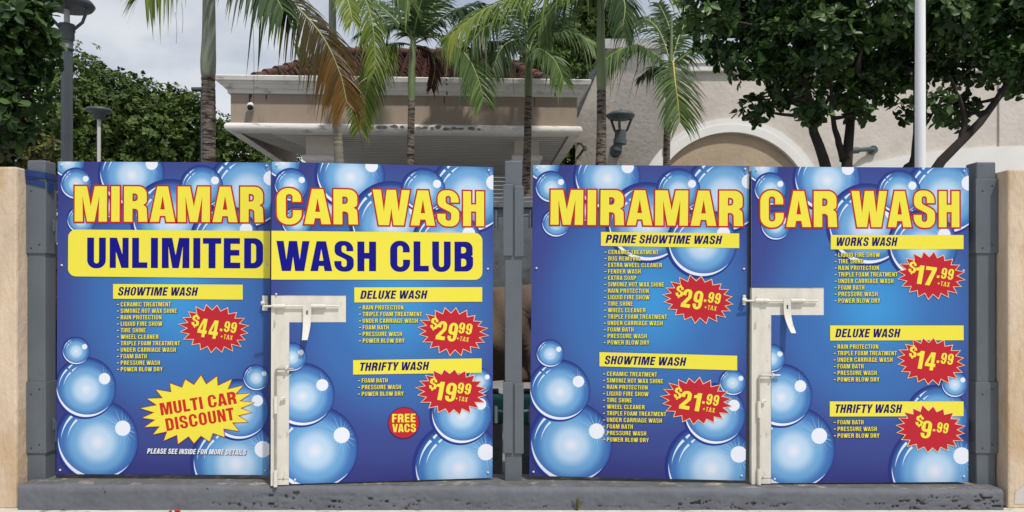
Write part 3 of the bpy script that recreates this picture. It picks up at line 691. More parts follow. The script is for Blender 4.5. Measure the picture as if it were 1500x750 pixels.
# ------------------------------------------------------------------ steel posts
def end_post(xa, xb, y0, ztop, side, label):
    """square tube with two sleeve plates; side = +1 when the gate hangs to its right"""
    root = thing('gate_post', ((xa+xb)/2, y0+.055, .10), label, 'post', 'steel gate posts')
    b = MB(); b.bb((xa, y0, .10), (xb, y0+.11, ztop)); under(b.build('post_tube', M['post_grey'], bevel=.008), root)
    for (pa, pb) in ((262, 371), (560, 664)):
        za, zb = ZC+(HOR-pb)/F*4.5, ZC+(HOR-pa)/F*4.5; b = MB()
        e = .009
        b.bb((xa-e, y0-e, za), (xb+e, y0+.10, zb))
        for sx_, zz in ((xa+.03, za+.03), (xa+.03, zb-.07), (xb-.028, za+.05), (xb-.028, zb-.04)): b.tube([(sx_, y0-e-.0015, zz), (sx_, y0-e+.003, zz)], .005, 8, mi=1)
        under(b.build('hinge_plate', [M['post_grey'], M['cam_black']], bevel=.004), root)
        # hinge: gusset, pin barrel
        b = MB(); gx = xb+.012 if side > 0 else xa-.012; zh = (za+zb)/2-.06; s = side
        b.add([(gx-s*.006, y0+.06, zh+.05), (gx-s*.006, y0+.06, zh-.03), (gx+s*.03, y0+.06, zh), (gx-s*.006, y0+.068, zh+.05), (gx-s*.006, y0+.068, zh-.03), (gx+s*.03, y0+.068, zh)], [(0,1,2),(5,4,3),(0,2,5,3),(2,1,4,5),(1,0,3,4)])
        b.tube([(gx+s*.02, y0+.064, zh-.09), (gx+s*.02, y0+.064, zh+.03)], .012, 10)
        under(b.build('hinge', M['post_grey']), root)
    return root
zpl = ZC+(HOR-234.5)/F*4.51; zpr = ZC+(HOR-237)/F*4.51
pl = end_post(-2.828, -2.722, -.02, zpl, 1, 'grey steel end post with blue tape wrapped round its head')
pr = end_post(2.708, 2.822, -.02, zpr, -1, 'grey steel end post without tape, scuffed paint, beside WORKS WASH leaf')
# tape strap on the taped post
b = MB(); za = ZC+(HOR-271)/F*4.5; 
ring = [(-2.834,-.033),(-2.716,-.033),(-2.712,.092),(-2.834,.095)]
for k, (dz, tilt) in enumerate(((.0, -.02), (.018, .012), (.034, -.008))):
    vs_ = []
    for i, (x, y) in enumerate(ring):
        zz = za+.012+dz*1.3+tilt*(1 if i in (1, 2) else 0)-(.012 if i in (1,2) else 0); e = .004*k
        xx = x+(-e if i in (0, 3) else e); yy = y+(-e if i in (0, 1) else e); vs_ += [(xx, yy, zz), (xx, yy, zz+.036)]
    b.add(vs_, [(0,2,3,1),(2,4,5,3),(4,6,7,5),(6,0,1,7)])
b.add([(-2.706,-.02,za-.03),(-2.700,.03,za-.05),(-2.698,.035,za+.02),(-2.704,-.02,za+.035)], [(0,1,2,3)])
tag(b.build('tape_strap', M['tape']), 'crumpled dark blue tape wrapped round the end post', 'tape')
# centre post
xc = (752-750)/F*4.53
root = thing('gate_post', (xc, .04, .10), 'slim grey steel post between the two pairs of gates', 'post', 'steel gate posts')
zc_ = ZC+(HOR-236)/F*4.55
b = MB(); b.bb((xc-.05, .0, .10), (xc+.05, .09, zc_)); under(b.build('post_tube', M['post_grey'], bevel=.006), root)
for pa, pb, j in ((272, 375, .004), (562, 664, .002)):
    za, zb = ZC+(HOR-pb)/F*4.52, ZC+(HOR-pa)/F*4.52
    for s in (-1, 1):
        b = MB(); xa_, xb_ = (xc-.060, xc-.004) if s < 0 else (xc+.006, xc+.060)
        b.bb((xa_, -.012-(0.003 if s < 0 else 0), za+(0 if s < 0 else -.004)), (xb_, .085, zb+(.008 if s < 0 else 0))); under(b.build('hinge_plate', M['post_grey'], bevel=.004), root)
        b = MB(); gx = xc+s*.062; zh = zb-.17
        b.tube([(gx, .05, zh), (gx+s*.045, .05, zh+.005)], .008, 8); b.tube([(gx+s*.04, .05, zh-.07), (gx+s*.04, .05, zh+.03)], .012, 10)
        under(b.build('hinge', M['post_grey']), root)

# ------------------------------------------------------------------ things seen through the slot beside the centre post
root = thing('metal_bin', (0.0, 2.0, 0.45), 'tall dull galvanised metal bin behind the gate slot', 'bin')
b = MB(); b.bb((-1.0, 1.6, 1.16), (1.0, 2.9, ZC+(HOR-288)/F*6.13)); under(b.build('bin_body', M['galv'], bevel=.01), root)
b = MB(); b.bb((-1.03, 1.57, 1.90), (1.03, 2.93, 1.955)); under(b.build('rim', M['galv'], bevel=.006), root)
for sx_ in (-.7, .7):
    b = MB(); b.bb((sx_-.04, 1.7, 0), (sx_+.04, 1.78, 1.16)); under(b.build('leg', M['galv']), root)
# brown canvas cover: sagging sheet
vs_ = []; nx, nz = 24, 18; r = random.Random(5)
for j in range(nz+1):
    for i in range(nx+1):
        u, v = i/nx, j/nz; x = -.75+1.5*u; z = 1.30-.72*v-.16*u*0+.07*math.sin(u*5+1)*(1-v); y = 1.15-.12*math.sin(v*math.pi)+.07*math.sin(u*17+v*7)+.035*math.sin(u*43-v*12)
        z += (u-.5)*.42*(1-v)
        vs_.append((x, y, z))
b = MB(); b.add(vs_, [(j*(nx+1)+i, j*(nx+1)+i+1, (j+1)*(nx+1)+i+1, (j+1)*(nx+1)+i) for j in range(nz) for i in range(nx)], 0, True)
o = b.build('canvas_cover', M['canvas'], fix=False); sm = o.modifiers.new('solid', 'SOLIDIFY'); sm.thickness = .008
tag(o, 'sagging brown canvas cover behind the gate slot', 'cover')
for i, xx in enumerate((-.115, .10)):
    root = thing('valve_box', (xx, .72, .0), ['teal plastic canister behind the post, on the WASH CLUB side', 'teal plastic canister behind the post, on the PRIME SHOWTIME side'][i], 'canister', 'teal canisters behind the gate')
    b = MB(); b.lathe((xx, .72, .35), [(0,0),(.06,0),(.075,.02),(.075,.16),(.06,.19),(.03,.20),(0,.20)], 16); under(b.build('body', M['teal']), root)
    b = MB(); b.lathe((xx, .72, .55), [(0,0),(.025,0),(.025,.03),(0,.03)], 12); under(b.build('cap', M['cam_black']), root)
    b = MB(); b.box((xx, .72, .17), (.10, .10, .36)); under(b.build('stand', M['galv'], bevel=.005), root)

def boards(xa, xb, y, label):
    root = thing('board_stack', ((xa+xb)/2, y, 0), label, 'boards', 'board stacks behind the gate ends')
    z = .02; r = random.Random(int(xa*10))
    for k in range(9):
        h = .17; b = MB(); b.box(((xa+xb)/2+r.uniform(-.02,.02), y+r.uniform(-.01,.01), z+h/2), (xb-xa, .05, h-.001)); under(b.build('board', M['board'], bevel=.004), root); z += h
boards(-3.3, -2.62, .55, 'dark brown boards standing behind the gate post with tape')
boards(2.62, 3.3, .55, 'added dark brown boards darkening the gap behind the untaped end post')  # stack added only to make the gap beside this post dark

# ------------------------------------------------------------------ car wash building: canopy with tiled roof
ang = math.atan2(16.35-16.0, 7.19)
A0 = P(338, 300, 16.0); ex = Vector((math.cos(ang), math.sin(ang), 0)); ey = Vector((-math.sin(ang), math.cos(ang), 0))
canopy = thing('entry_canopy', (A0.x, A0.y, 0), 'tan entry canopy with white mouldings and dark tiled roof behind the palms', 'canopy')
def CP(u, d, z): p = Vector((A0.x, A0.y, 0))+ex*u+ey*d; return (p.x, p.y, z)
LEN = 7.2; DEP = 6.0
z_low, z_m, z_f, z_top = 4.53, 4.71, 5.32, 5.64
def ring_profile(prof, name, m):
    """sweep (outset, z) profile round the left, front and right sides of the canopy"""
    b = MB(); rows = []
    for o_, z in prof: rows.append([CP(-o_*1.0, DEP, z), CP(-o_, -o_, z), CP(LEN+o_, -o_, z), CP(LEN+o_, DEP, z)])
    vs_ = [p for r_ in rows for p in r_]; fs_ = []
    for i in range(len(rows)-1):
        for k in range(3): fs_.append((4*i+k, 4*i+k+1, 4*i+4+k+1, 4*i+4+k))
    b.add(vs_, fs_); return under(b.build(name, m, fix=False), canopy)
ring_profile([(0.0, z_m-.02), (0.0, z_f+.02)], 'fascia', M['fascia'])
arc = [(.02+.085*math.cos(a), (z_low+z_m)/2+.09*math.sin(a)) for a in [math.radians(q_) for q_ in range(-90, 91, 18)]]
ring_profile([(-.15, z_low-.002)]+arc+[(-.02, z_m+.002)], 'lower_moulding', M['white_trim'])
ring_profile([(-.02, z_f), (.05, z_f), (.05, z_f+.085), (.10, z_f+.09), (.14, z_f+.15), (.145, z_f+.17), (.19, z_f+.172), (.19, z_f+.215), (.25, z_f+.22), (.27, z_top-.02), (.25, z_top), (-.6, z_top+.02)], 'cornice', M['white_trim'])
b = MB(); pl_ = [CP(.05, .0, z_low+.03), CP(LEN, .0, z_low+.03), CP(LEN, DEP, z_low+.03), CP(1.5, DEP, z_low+.03)]
b.add(pl_, [(0,1,2,3)]); 
for k in range(26): 
    d0 = .25+k*.21; b.add([CP(.3+1.45*d0/DEP+.4, d0, z_low+.022), CP(LEN-.2, d0, z_low+.022), CP(LEN-.2, d0+.15, z_low+.022), CP(.3+1.45*d0/DEP+.4, d0+.15, z_low+.022)], [(0,1,2,3)], 1)
under(b.build('soffit', [M['soffit'], M['slats']]), canopy)
b = MB(); 
for k in range(40): z0 = .0+k*.115; b.add([CP(1.6, DEP-.1-.03, z0), CP(LEN, DEP-.1-.03, z0), CP(LEN, DEP-.1, z0+.112), CP(1.6, DEP-.1, z0+.112)], [(0,1,2,3)])
under(b.build('roller_shutter', M['slats'], fix=False), canopy)
def column(u0, u1, d, lab=None):
    b = MB(); p = [CP(u0, d, 0), CP(u1, d, 0), CP(u1, d+.55, 0), CP(u0, d+.55, 0)]; q_ = [(x, y, z_low+.02) for x, y, _ in p]
    b.add(p+q_, [(0,1,5,4),(1,2,6,5),(2,3,7,6),(3,0,4,7)]); c = under(b.build('column', M['build_stucco']), canopy)
    c0 = CP((u0+u1)/2, d+.275, 0)
    zb = ZC+(HOR-231)/F*(c0[1]+DG-.3); w = (u1-u0)/2; b = MB()
    prof = [(w+.0+.075*math.cos(math.radians(t_)), zb+.075*math.sin(math.radians(t_))) for t_ in range(-90, 91, 20)]
    rows = []
    for o_, z in prof: rows.append([CP((u0+u1)/2-o_, d+.275-(o_-w)-.275, z), CP((u0+u1)/2+o_, d-(o_-w), z), CP((u0+u1)/2+o_, d+.55+(o_-w), z), CP((u0+u1)/2-o_, d+.55+(o_-w), z)])
    vs_ = [p for r_ in rows for p in r_]; fs_ = [(4*i+k, 4*i+(k+1) % 4, 4*i+4+(k+1) % 4, 4*i+4+k) for i in range(len(rows)-1) for k in range(4)]
    b.add(vs_, fs_); b2 = b.build('moulding', M['white_trim'])
    b2.parent = c; b2.matrix_parent_inverse = c.matrix_parent_inverse.copy(); b2.matrix_parent_inverse = Matrix.Translation(canopy.location).inverted() @ Matrix.Identity(4); b2.matrix_parent_inverse = Matrix.Identity(4)
column(1.42, 2.10, .55); column(5.93, 6.46, .8); column(2.85, 3.32, 4.2)
r = random.Random(12); b = MB()
for u, za, zb, w in ((.38, 4.98, 5.30, .02), (.40, 5.2, 5.31, .035), (.72, 5.18, 5.30, .02), (2.55, 5.05, 5.31, .012), (4.4, 5.12, 5.31, .015), (6.3, 5.08, 5.31, .012), (5.1, 5.2, 5.3, .02)):
    pts = [(u-w*.3, za), (u+w*.2, za+.02), (u+w, (za+zb)/2), (u+w*.8, zb), (u-w*.6, zb), (u-w*.5, (za+zb)/2)]
    b.add([CP(x, -.003, z) for x, z in pts], [tuple(range(6))])
under(b.build('drip_stain', M['grime'], fix=False), canopy)
b = MB()
for k in range(16):
    u = 2.75+2.5*k/16+r.uniform(-.06,.06); w, h = r.uniform(.04,.10), r.uniform(.025,.05); zc2 = 4.62+r.uniform(-.02,.03)
    b.add([CP(u+w*math.cos(a_*.785)*r.uniform(.7,1.2), -.1085, zc2+h*math.sin(a_*.785)*r.uniform(.7,1.2)) for a_ in range(8)], [tuple(range(8))])
under(b.build('peeling_paint', M['peel'], fix=False), canopy)
b = MB()
for u in (4.45, 6.72):
    for o_, za, zb in ((.052, z_f+.005, z_f+.082), (.192, z_f+.172, z_f+.214), (.272, z_f+.24, z_top-.03)):
        b.add([CP(u, -o_, za), CP(u+.025, -o_, za), CP(u+.02, -o_, zb), CP(u-.005, -o_, zb)], [(0,1,2,3)])
under(b.build('cornice_joint', M['grime'], fix=False), canopy)
# tiled hip roof
def roof():
    b = MB(); e0, e1 = .15, 6.85; d0, d1 = .55, 3.1; z0, z1 = z_top-.02, z_top+1.44; r0, r1 = 1.75, 5.4
    ncol = 27; sub = 8; nrow = 9; jit = random.Random(11)
    rowoff = [[jit.uniform(-.012, .012) for _ in range(ncol+1)] for _ in range(nrow)]
    nx = ncol*sub
    for j in range(nrow):
        vs_ = []
        for q_ in range(2):
            t = (j+q_)/nrow
            for i in range(nx+1):
                s = i/nx; lo = e0+(r0-e0)*t; hi = e1+(r1-e1)*t; u = e0+(e1-e0)*s; uc = min(max(u, lo), hi)
                d = d0+(d1-d0)*t; z = z0+(z1-z0)*t; wv = .085*math.sin(2*math.pi*i/sub)
                wv += (.085 if q_ == 0 else -.005)+rowoff[j][i//sub]
                vs_.append(CP(uc, d-.04*(q_ == 0), z+wv))
        b.add(vs_, [(i, i+1, nx+1+i+1, nx+1+i) for i in range(nx)], 0, True)
        # butt ends of the tile row
        lowv = vs_[:nx+1]; b.add(lowv+[(x, y+.02, z-.07) for x, y, z in lowv], [(i, nx+1+i, nx+1+i+1, i+1) for i in range(nx)], 0)
    under(b.build('roof_tiles', M['tile'], fix=False), canopy)
    b = MB()
    def caps(p, q_):
        p, q_ = Vector(p), Vector(q_); n = max(2, int((q_-p).length/.32))
        for k in range(n):
            a, c = p+(q_-p)*(k/n), p+(q_-p)*((k+1.12)/n); b.tube([a+Vector((0,0,.03)), c], [.12, .095], 10)
    caps(CP(e0-.05, d0-.05, z0+.06), CP(r0, d1, z1+.06)); caps(CP(e1+.05, d0-.05, z0+.06), CP(r1, d1, z1+.06)); caps(CP(r0, d1, z1+.08), CP(r1, d1, z1+.08))
    under(b.build('ridge_caps', M['tile']), canopy)
    b = MB(); b.add([CP(e0, d0, z0), CP(r0, d1, z1), CP(e0, 5.6, z0)], [(0,1,2)]); b.add([CP(e1, d0, z0), CP(e1, 5.6, z0), CP(r1, d1, z1)], [(0,1,2)]); b.add([CP(r0, d1, z1), CP(r1, d1, z1), CP(e1, 5.6, z0), CP(e0, 5.6, z0)], [(0,1,2,3)])
    under(b.build('hip_slopes', M['tile']), canopy)
roof()

# ------------------------------------------------------------------ stucco building with arches on the right
DB = 18.0; YB = DB-DG
bld = thing('stucco_building', (5, YB, 0), 'grey beige stucco building with white arches and stepped parapet', 'building')
def XZ(px, py, D=DB): p = P(px, py, D); return (p.x, p.z)
def SW(px, py): return P(px, py, 17.9+1.7*(973-px)/130)
def slab(pts, back, name, m):
    """extrude a planar outline of world points by a vector"""
    b = MB(); n = len(pts); o = pts[0]; e1 = (pts[-1]-o).normalized(); b_ = Vector(back)
    q = [Vector(((p-o).dot(e1), p.z, 0)) for p in pts]; tri = tessellate_polygon([q])
    b.add(list(pts)+[p+b_ for p in pts], [tuple(t) for t in tri]+[tuple(k+n for k in t) for t in tri]+[(k, (k+1) % n, (k+1) % n+n, k+n) for k in range(n)])
    return under(b.build(name, m), bld)
g0 = SW(843, 0); g1 = SW(973, 0); wn = Vector((g1.y-g0.y, -(g1.x-g0.x), 0)).normalized()
slab([Vector((g0.x, g0.y, 0)), SW(843,168), SW(890,66), SW(973,66), Vector((g1.x, g1.y, 0))], (.6, 5.0, 0), 'gable_wall', M['build_stucco'])
b = MB(); x0 = XZ(973,0)[0]+.003; x1 = x0+16
cx, cz = XZ(1070, 313); Ro, Ri = 139*DB/F, 119*DB/F
def arcpts(cx, cz, R, a0, a1, n=40): return [(cx+R*math.cos(math.radians(a0+(a1-a0)*k/n)), cz+R*math.sin(math.radians(a0+(a1-a0)*k/n))) for k in range(n+1)]
b.prism([(x0, 0), (x0, XZ(973,97)[1]), (x1, XZ(973,97)[1]), (x1, 0), (cx+Ri, 0)]+arcpts(cx, cz, Ri, 0, 180)+[(cx-Ri, 0)], YB, YB+6)
under(b.build('main_wall', M['build_stucco']), bld)
b = MB(); b.prism([(cx+Ri+.05, 0)]+arcpts(cx, cz, Ri+.05, 0, 180)+[(cx-Ri-.05, 0)], YB+.05, YB+.2); under(b.build('arch_infill', M['tan']), bld)
b = MB(); b.prism([(cx+Ro, 0)]+arcpts(cx, cz, Ro, 0, 180)+[(cx-Ro, 0), (cx-Ri+.003, 0)]+arcpts(cx, cz, Ri-.003, 180, 0)+[(cx+Ri-.003, 0)], YB-.06, YB+.1)
under(b.build('arch_surround', M['arch_white']), bld)
b = MB(); b.prism([(cx+Ri+.17, 0)]+arcpts(cx, cz, Ri+.17, 0, 180)+[(cx-Ri-.17, 0), (cx-Ri+.006, 0)]+arcpts(cx, cz, Ri-.006, 180, 0)+[(cx+Ri-.006, 0)], YB-.085, YB-.061)
under(b.build('arch_bead', M['arch_white']), bld)
# wide shallow second arch
cx2, cz2 = XZ(1490, 215+960); R2 = 960*DB/F
b = MB(); b.prism(arcpts(cx2, cz2, R2, 104.5, 70, 40)+arcpts(cx2, cz2, R2-.75, 70, 104.5, 40), YB-.07, YB+.05); under(b.build('arch_surround', M['arch_white']), bld)
b = MB(); xp = XZ(1462,0)[0]; b.bb((xp, YB-.05, 0), (xp+1.1, YB+.02, XZ(0,108)[1])); under(b.build('pilaster', M['build_stucco']), bld)
# copings
b = MB(); z1 = XZ(0,92)[1]; z0 = XZ(0,106)[1]; b.bb((x0+.004, YB-.12, z0), (x1, YB+.6, z1)); b.bb((x0+.004, YB-.16, z1-.06), (x1, YB+.64, z1+.02)); under(b.build('coping', M['white_trim'], bevel=.01), bld)
f_ = wn*.10
slab([SW(888,72)+f_, SW(887,58)+f_, SW(975,58)+f_, SW(975,72)+f_], -wn*.6, 'coping', M['white_trim'])
slab([SW(842,172)+f_*.6, SW(843,164)+f_*.6, SW(888,58)+f_*.6, SW(891,68)+f_*.6, SW(847,171)+f_*.6], -wn*.3, 'flashing', M['galv'])

# lamps on the building
def wall_lamp():
    D = 17.4; base = P(903, 222, 17.75)
    root = thing('wall_lamp', base, 'dark green wall lantern with dish shade on the stucco wall', 'lamp')
    def q_(px, py, D=D): return P(px, py, D)
    b = MB(); c = q_(903, 221); w_ = SW(903, 221); b.tube([w_-wn*.02, w_+wn*.05], .17, 14); b.tube([w_, c], .12, 14); b.tube([c, q_(905, 214), q_(908, 200)], [.10, .10, .10], 12); b.tube([q_(908, 211), q_(908.5, 204)], .15, 14)
    b.tube([q_(908.5, 204), q_(909, 191)], [.13, .125], 14); under(b.build('bracket', M['lamp_green']), root)
    top = q_(909, 172)
    for k in range(3):
        a = math.radians(15+120*k); b = MB(); b.tube([q_(909, 198), Vector((top.x+.16*math.cos(a), top.y+.16*math.sin(a), q_(909, 190).z)), Vector((top.x+.27*math.cos(a), top.y+.27*math.sin(a), top.z+.0))], .03, 8)
        under(b.build('arm', M['lamp_green']), root)
    b = MB(); b.lathe(top, [(0, -.03), (.25, -.035), (.30, .0), (.325, .03), (.32, .06), (.22, .12), (.08, .15), (0, .155)], 28); under(b.build('lamp_shade', M['lamp_green']), root)
wall_lamp()
b = MB(); c = P(1283, 218, 17.8); b.tube([(c.x, YB-.001, c.z), (c.x, YB-.10, c.z)], .10, 14); b.tube([(c.x, YB-.09, c.z), (c.x-.15, YB-.14, c.z-.0), P(1250, 220, 17.6)], .05, 10); b.tube([P(1257, 220, 17.6), P(1246, 221, 17.55)], [.075, .07], 12)
tag(b.build('spot_light', M['lamp_green'], bevel=.0), 'small dark spotlight arm on the wall between tree trunks', 'spotlight')
b = MB(); b.tube([SW(846,210), P(852,211,18.9), P(856,217,18.7)], .03, 8); b.tube([P(856,217,18.7), P(850,226,18.8), SW(845,232)], .03, 8); b.tube([P(856,214,18.7), P(857,221,18.7)], .05, 8)
tag(b.build('pipe_bracket', M['dark_steel']), 'thin bent dark pipe bracket on the building corner', 'bracket')
c = Vector(CP(.42, -.001, 5.03))
root = thing('security_camera', c, 'small white security camera on the tan fascia', 'camera')
b = MB(); b.tube([c+Vector((0,.01,.05)), c+Vector((0,-.05,.05))], .055, 12); b.tube([c+Vector((0,-.05,.03)), c+Vector((.03,-.16,-.04))], [.07,.075], 14); under(b.build('housing', M['cam_white']), root)
b = MB(); b.tube([c+Vector((.03,-.16,-.04)), c+Vector((.036,-.18,-.052))], [.062,.05], 12); under(b.build('lens', M['cam_black']), root)

# lamps standing free
def street_lamp():
    D = 10.0; c = P(98, 60, D); root = thing('street_lamp', (c.x, c.y, 0), 'tall fluted grey street lamp with dish head before the hedge trees', 'lamp')
    x, y = c.x, c.y; Z = lambda py: ZC+(HOR-py)/F*D
    b = MB(); n = 20; pts = []
    for k in range(2*n):
        a = math.pi*k/n; r = .071 if k % 2 else .064; pts.append((x+r*math.cos(a), y+r*math.sin(a)))
    vs_ = [(p[0], p[1], 0) for p in pts]+[(x+(p[0]-x)*.96, y+(p[1]-y)*.96, Z(74)) for p in pts]; m_ = len(pts)
    b.add(vs_, [(i, (i+1) % m_, (i+1) % m_+m_, i+m_) for i in range(m_)]); under(b.build('pole', M['lamp_grey']), root)
    b = MB(); b.lathe((x, y, 0), [(.07, Z(74)), (.085, Z(73)), (.085, Z(71)), (.072, Z(70)), (.072, Z(60)), (.09, Z(58)), (.09, Z(47)), (.098, Z(46)), (.098, Z(36)), (.07, Z(35)), (0, Z(35))], 20); under(b.build('collar', M['lamp_grey']), root)
    for k in range(3):
        a = math.radians(0+120*k); b = MB()
        b.tube([(x+.06*math.cos(a), y+.06*math.sin(a), Z(46)), (x+.20*math.cos(a), y+.20*math.sin(a), Z(33)), (x+.27*math.cos(a), y+.27*math.sin(a), Z(13))], .02, 8); under(b.build('arm', M['lamp_grey']), root)
    b = MB(); b.lathe((x, y, 0), [(0, Z(13)), (.22, Z(13)), (.30, Z(11)), (.33, Z(6)), (.30, Z(1)), (.15, Z(-8)), (0, Z(-10))], 28); under(b.build('lamp_shade', M['lamp_grey']), root)
    b = MB(); b.tube([(x, y, Z(35)), (x, y, Z(14))], .035, 12); under(b.build('light_tube', M['lamp_lens']), root)
street_lamp()
def mushroom():
    D = 16.0; c = P(145, 160, D); x, y = c.x, c.y; Z = lambda py: ZC+(HOR-py)/F*D
    root = thing('path_lamp', (x, y, 0), 'short mushroom-capped path lamp on a thin pale pole', 'lamp')
    b = MB(); b.tube([(x, y, 0), (x, y, Z(174))], .036, 12); under(b.build('pole', M['lamp_lens']), root)
    b = MB(); b.lathe((x, y, 0), [(0, Z(175)), (.10, Z(175)), (.13, Z(166)), (.24, Z(164)), (.26, Z(162)), (.24, Z(159.5)), (.13, Z(157.5)), (0, Z(157))], 26); under(b.build('lamp_cap', M['lamp_grey']), root)
mushroom()
D = 24; c = P(290, 131, D); root = thing('flood_light', (c.x, c.y, 0), 'tiny flat floodlight on a pole behind the thick palm trunk', 'lamp')
b = MB(); b.tube([(c.x+.12, c.y, 0), (c.x+.12, c.y, c.z)], .04, 8); under(b.build('pole', M['lamp_grey']), root)
b = MB(); b.box(c, (.34, .25, .09)); under(b.build('lamp_head', M['lamp_grey'], bevel=.02), root)
D = 7.0; c = P(1348, 200, D); root = thing('flag_pole', (c.x, c.y, 0), 'smooth white pole in front of the dark leafy trees', 'pole')
b = MB(); b.tube([(c.x, c.y, 0), (c.x, c.y, 3.0), (c.x, c.y, 5.6)], [.048, .045, .040], 20); under(b.build('pole_tube', M['pole_white']), root)
b = MB(); b.lathe((c.x, c.y, 0), [(.12, 0), (.12, .02), (.06, .04), (.055, .10), (.048, .11)], 20); under(b.build('base_flange', M['pole_white']), root)

# ------------------------------------------------------------------ leaves and trees
def leaf_mesh(name, clumps, n_ros, size, seed, material, per=7, shape=6, parent=None, flat=1.0, updir=.5):
    """rosettes of leaves spread through clump spheres: clumps = (centre, radius)"""
    R = np.random.RandomState(seed)
    w = np.array([c[1]**2.2 for c in clumps]); w /= w.sum()
    idx = R.choice(len(clumps), n_ros, p=w)
    cs = np.array([tuple(c[0]) for c in clumps])[idx]; rs = np.array([c[1] for c in clumps])[idx]
    d = R.normal(size=(n_ros, 3)); d /= np.linalg.norm(d, axis=1)[:, None]
    rad = R.uniform(.15, 1, n_ros)**(1/2.6)*R.choice([.9, 1, 1, 1, 1.1, 1.28], n_ros)
    cen = cs+d*(rs*rad)[:, None]*np.array([1, 1, flat])
    ax = d*0.8+np.array([0, 0, updir])+R.normal(size=(n_ros, 3))*.45; ax /= np.linalg.norm(ax, axis=1)[:, None]
    tone = R.uniform(0, .75, n_ros)
    N = n_ros*per
    C = np.repeat(cen, per, 0); AX = np.repeat(ax, per, 0)
    t = R.normal(size=(N, 3)); t -= AX*(t*AX).sum(1)[:, None]; t /= np.linalg.norm(t, axis=1)[:, None]
    lift = R.uniform(-.25, .75, N)[:, None]
    dirv = t+AX*lift; dirv /= np.linalg.norm(dirv, axis=1)[:, None]
    side = np.cross(dirv, AX); side /= np.linalg.norm(side, axis=1)[:, None]; nor = np.cross(side, dirv)
    ln = (size*R.uniform(.65, 1.25, N))[:, None]; wd_ = ln*R.uniform(.26, .36, N)[:, None]; fold = R.uniform(.0, .18, N)[:, None]*ln
    b0 = C+dirv*ln*.12; tip = C+dirv*ln*1.12-nor*ln*.12
    if shape == 6:
        P1 = C+dirv*ln*.45; P2 = C+dirv*ln*.88
        l1, r1 = P1-side*wd_*.85+nor*fold, P1+side*wd_*.85+nor*fold; l2, r2 = P2-side*wd_*.8+nor*fold*.5, P2+side*wd_*.8+nor*fold*.5
        V = np.stack([b0, l1, l2, tip, r2, r1], 1).reshape(-1, 3)
        base = np.arange(N)[:, None]*6; Fq = np.concatenate([base+np.array([0, 3, 2, 1]), base+np.array([0, 5, 4, 3])], 1).reshape(-1, 4); k = 2
    else:
        P1 = C+dirv*ln*.55; V = np.stack([b0, P1-side*wd_, tip, P1+side*wd_], 1).reshape(-1, 3)
        Fq = np.arange(N)[:, None]*4+np.array([0, 3, 2, 1]); k = 1
    var = np.clip(np.repeat(tone, per)+R.uniform(-.15, .3, N), 0.02, 1); var[R.rand(N) > .965] = 1
    me = bpy.data.meshes.new(name); me.vertices.add(len(V)); me.vertices.foreach_set('co', V.ravel())
    me.loops.add(Fq.size); me.loops.foreach_set('vertex_index', Fq.ravel().astype(np.int32)); me.polygons.add(len(Fq))
    me.polygons.foreach_set('loop_start', np.arange(0, Fq.size, 4, dtype=np.int32)); me.polygons.foreach_set('loop_total', np.full(len(Fq), 4, np.int32))
    me.update(calc_edges=True); me.materials.append(material)
    a = me.attributes.new('var', 'FLOAT', 'FACE'); a.data.foreach_set('value', np.repeat(var, k))
    o = bpy.data.objects.new(name, me); col.objects.link(o)
    if parent: under(o, parent)
    return o
def curve_pts(pts, n):
    """smooth path through the points"""
    pts = [Vector(p) for p in pts]; o = []
    m = len(pts)
    for i in range(n+1):
        t = i/n*(m-1); k = min(int(t), m-2); f = t-k
        p0, p1, p2, p3 = pts[max(k-1, 0)], pts[k], pts[k+1], pts[min(k+2, m-1)]
        o.append(0.5*((2*p1)+(p2-p0)*f+(2*p0-5*p1+4*p2-p3)*f*f+(3*p1-p0-3*p2+p3)*f**3))
    return o
def tree(name, base, stems, clumps, n_ros, size, seed, label, lm, per=7, shape=6, r0=.10, group=None, cat='tree', twigs=True, flat=1.0):
    root = thing(name, base, label, cat, group); r = random.Random(seed); b = MB(); ends = []
    for st in stems:
        st = [Vector(q) for q in st]
        pts = curve_pts(st, 14); pts = [p+Vector((r.uniform(-1,1), r.uniform(-1,1), 0))*r0*.12 for p in pts]
        q0 = r0*(1 if st[0].z < .5 else .55); b.tube(pts, [q0*(1-.65*i/14) for i in range(15)], 9); ends += pts[6:]
    if twigs and ends:
        for c, rad in clumps:
            s = min(ends, key=lambda e: (e-Vector(c)).length+(.6 if e.z > c[2] else 0)); mid = (s+Vector(c))/2+Vector((r.uniform(-.2,.2), r.uniform(-.2,.2), -.1))*rad
            b.tube(curve_pts([s, mid, Vector(c)], 6), [r0*.33*(1-.12*i) for i in range(7)], 6)
            for k in range(4):
                dd = Vector((r.gauss(0,1), r.gauss(0,1), r.gauss(.3,.8))).normalized()*rad*.8; b.tube([Vector(c), Vector(c)+dd*.5+Vector((0,0,.04)), Vector(c)+dd], [r0*.10, r0*.08, r0*.04], 5, cap=False)
    under(b.build('trunk', M['bark']), root)
    leaf_mesh('crown', clumps, n_ros, size, seed, lm, per, shape, root, flat)
    return root
def pxc(lst, D, sp, seed):
    r = random.Random(seed); o = []
    for x, y, rad in lst:
        dd = D+r.uniform(-sp, sp); p = P(x, y, dd); o.append((p, rad/F*dd))
    return o
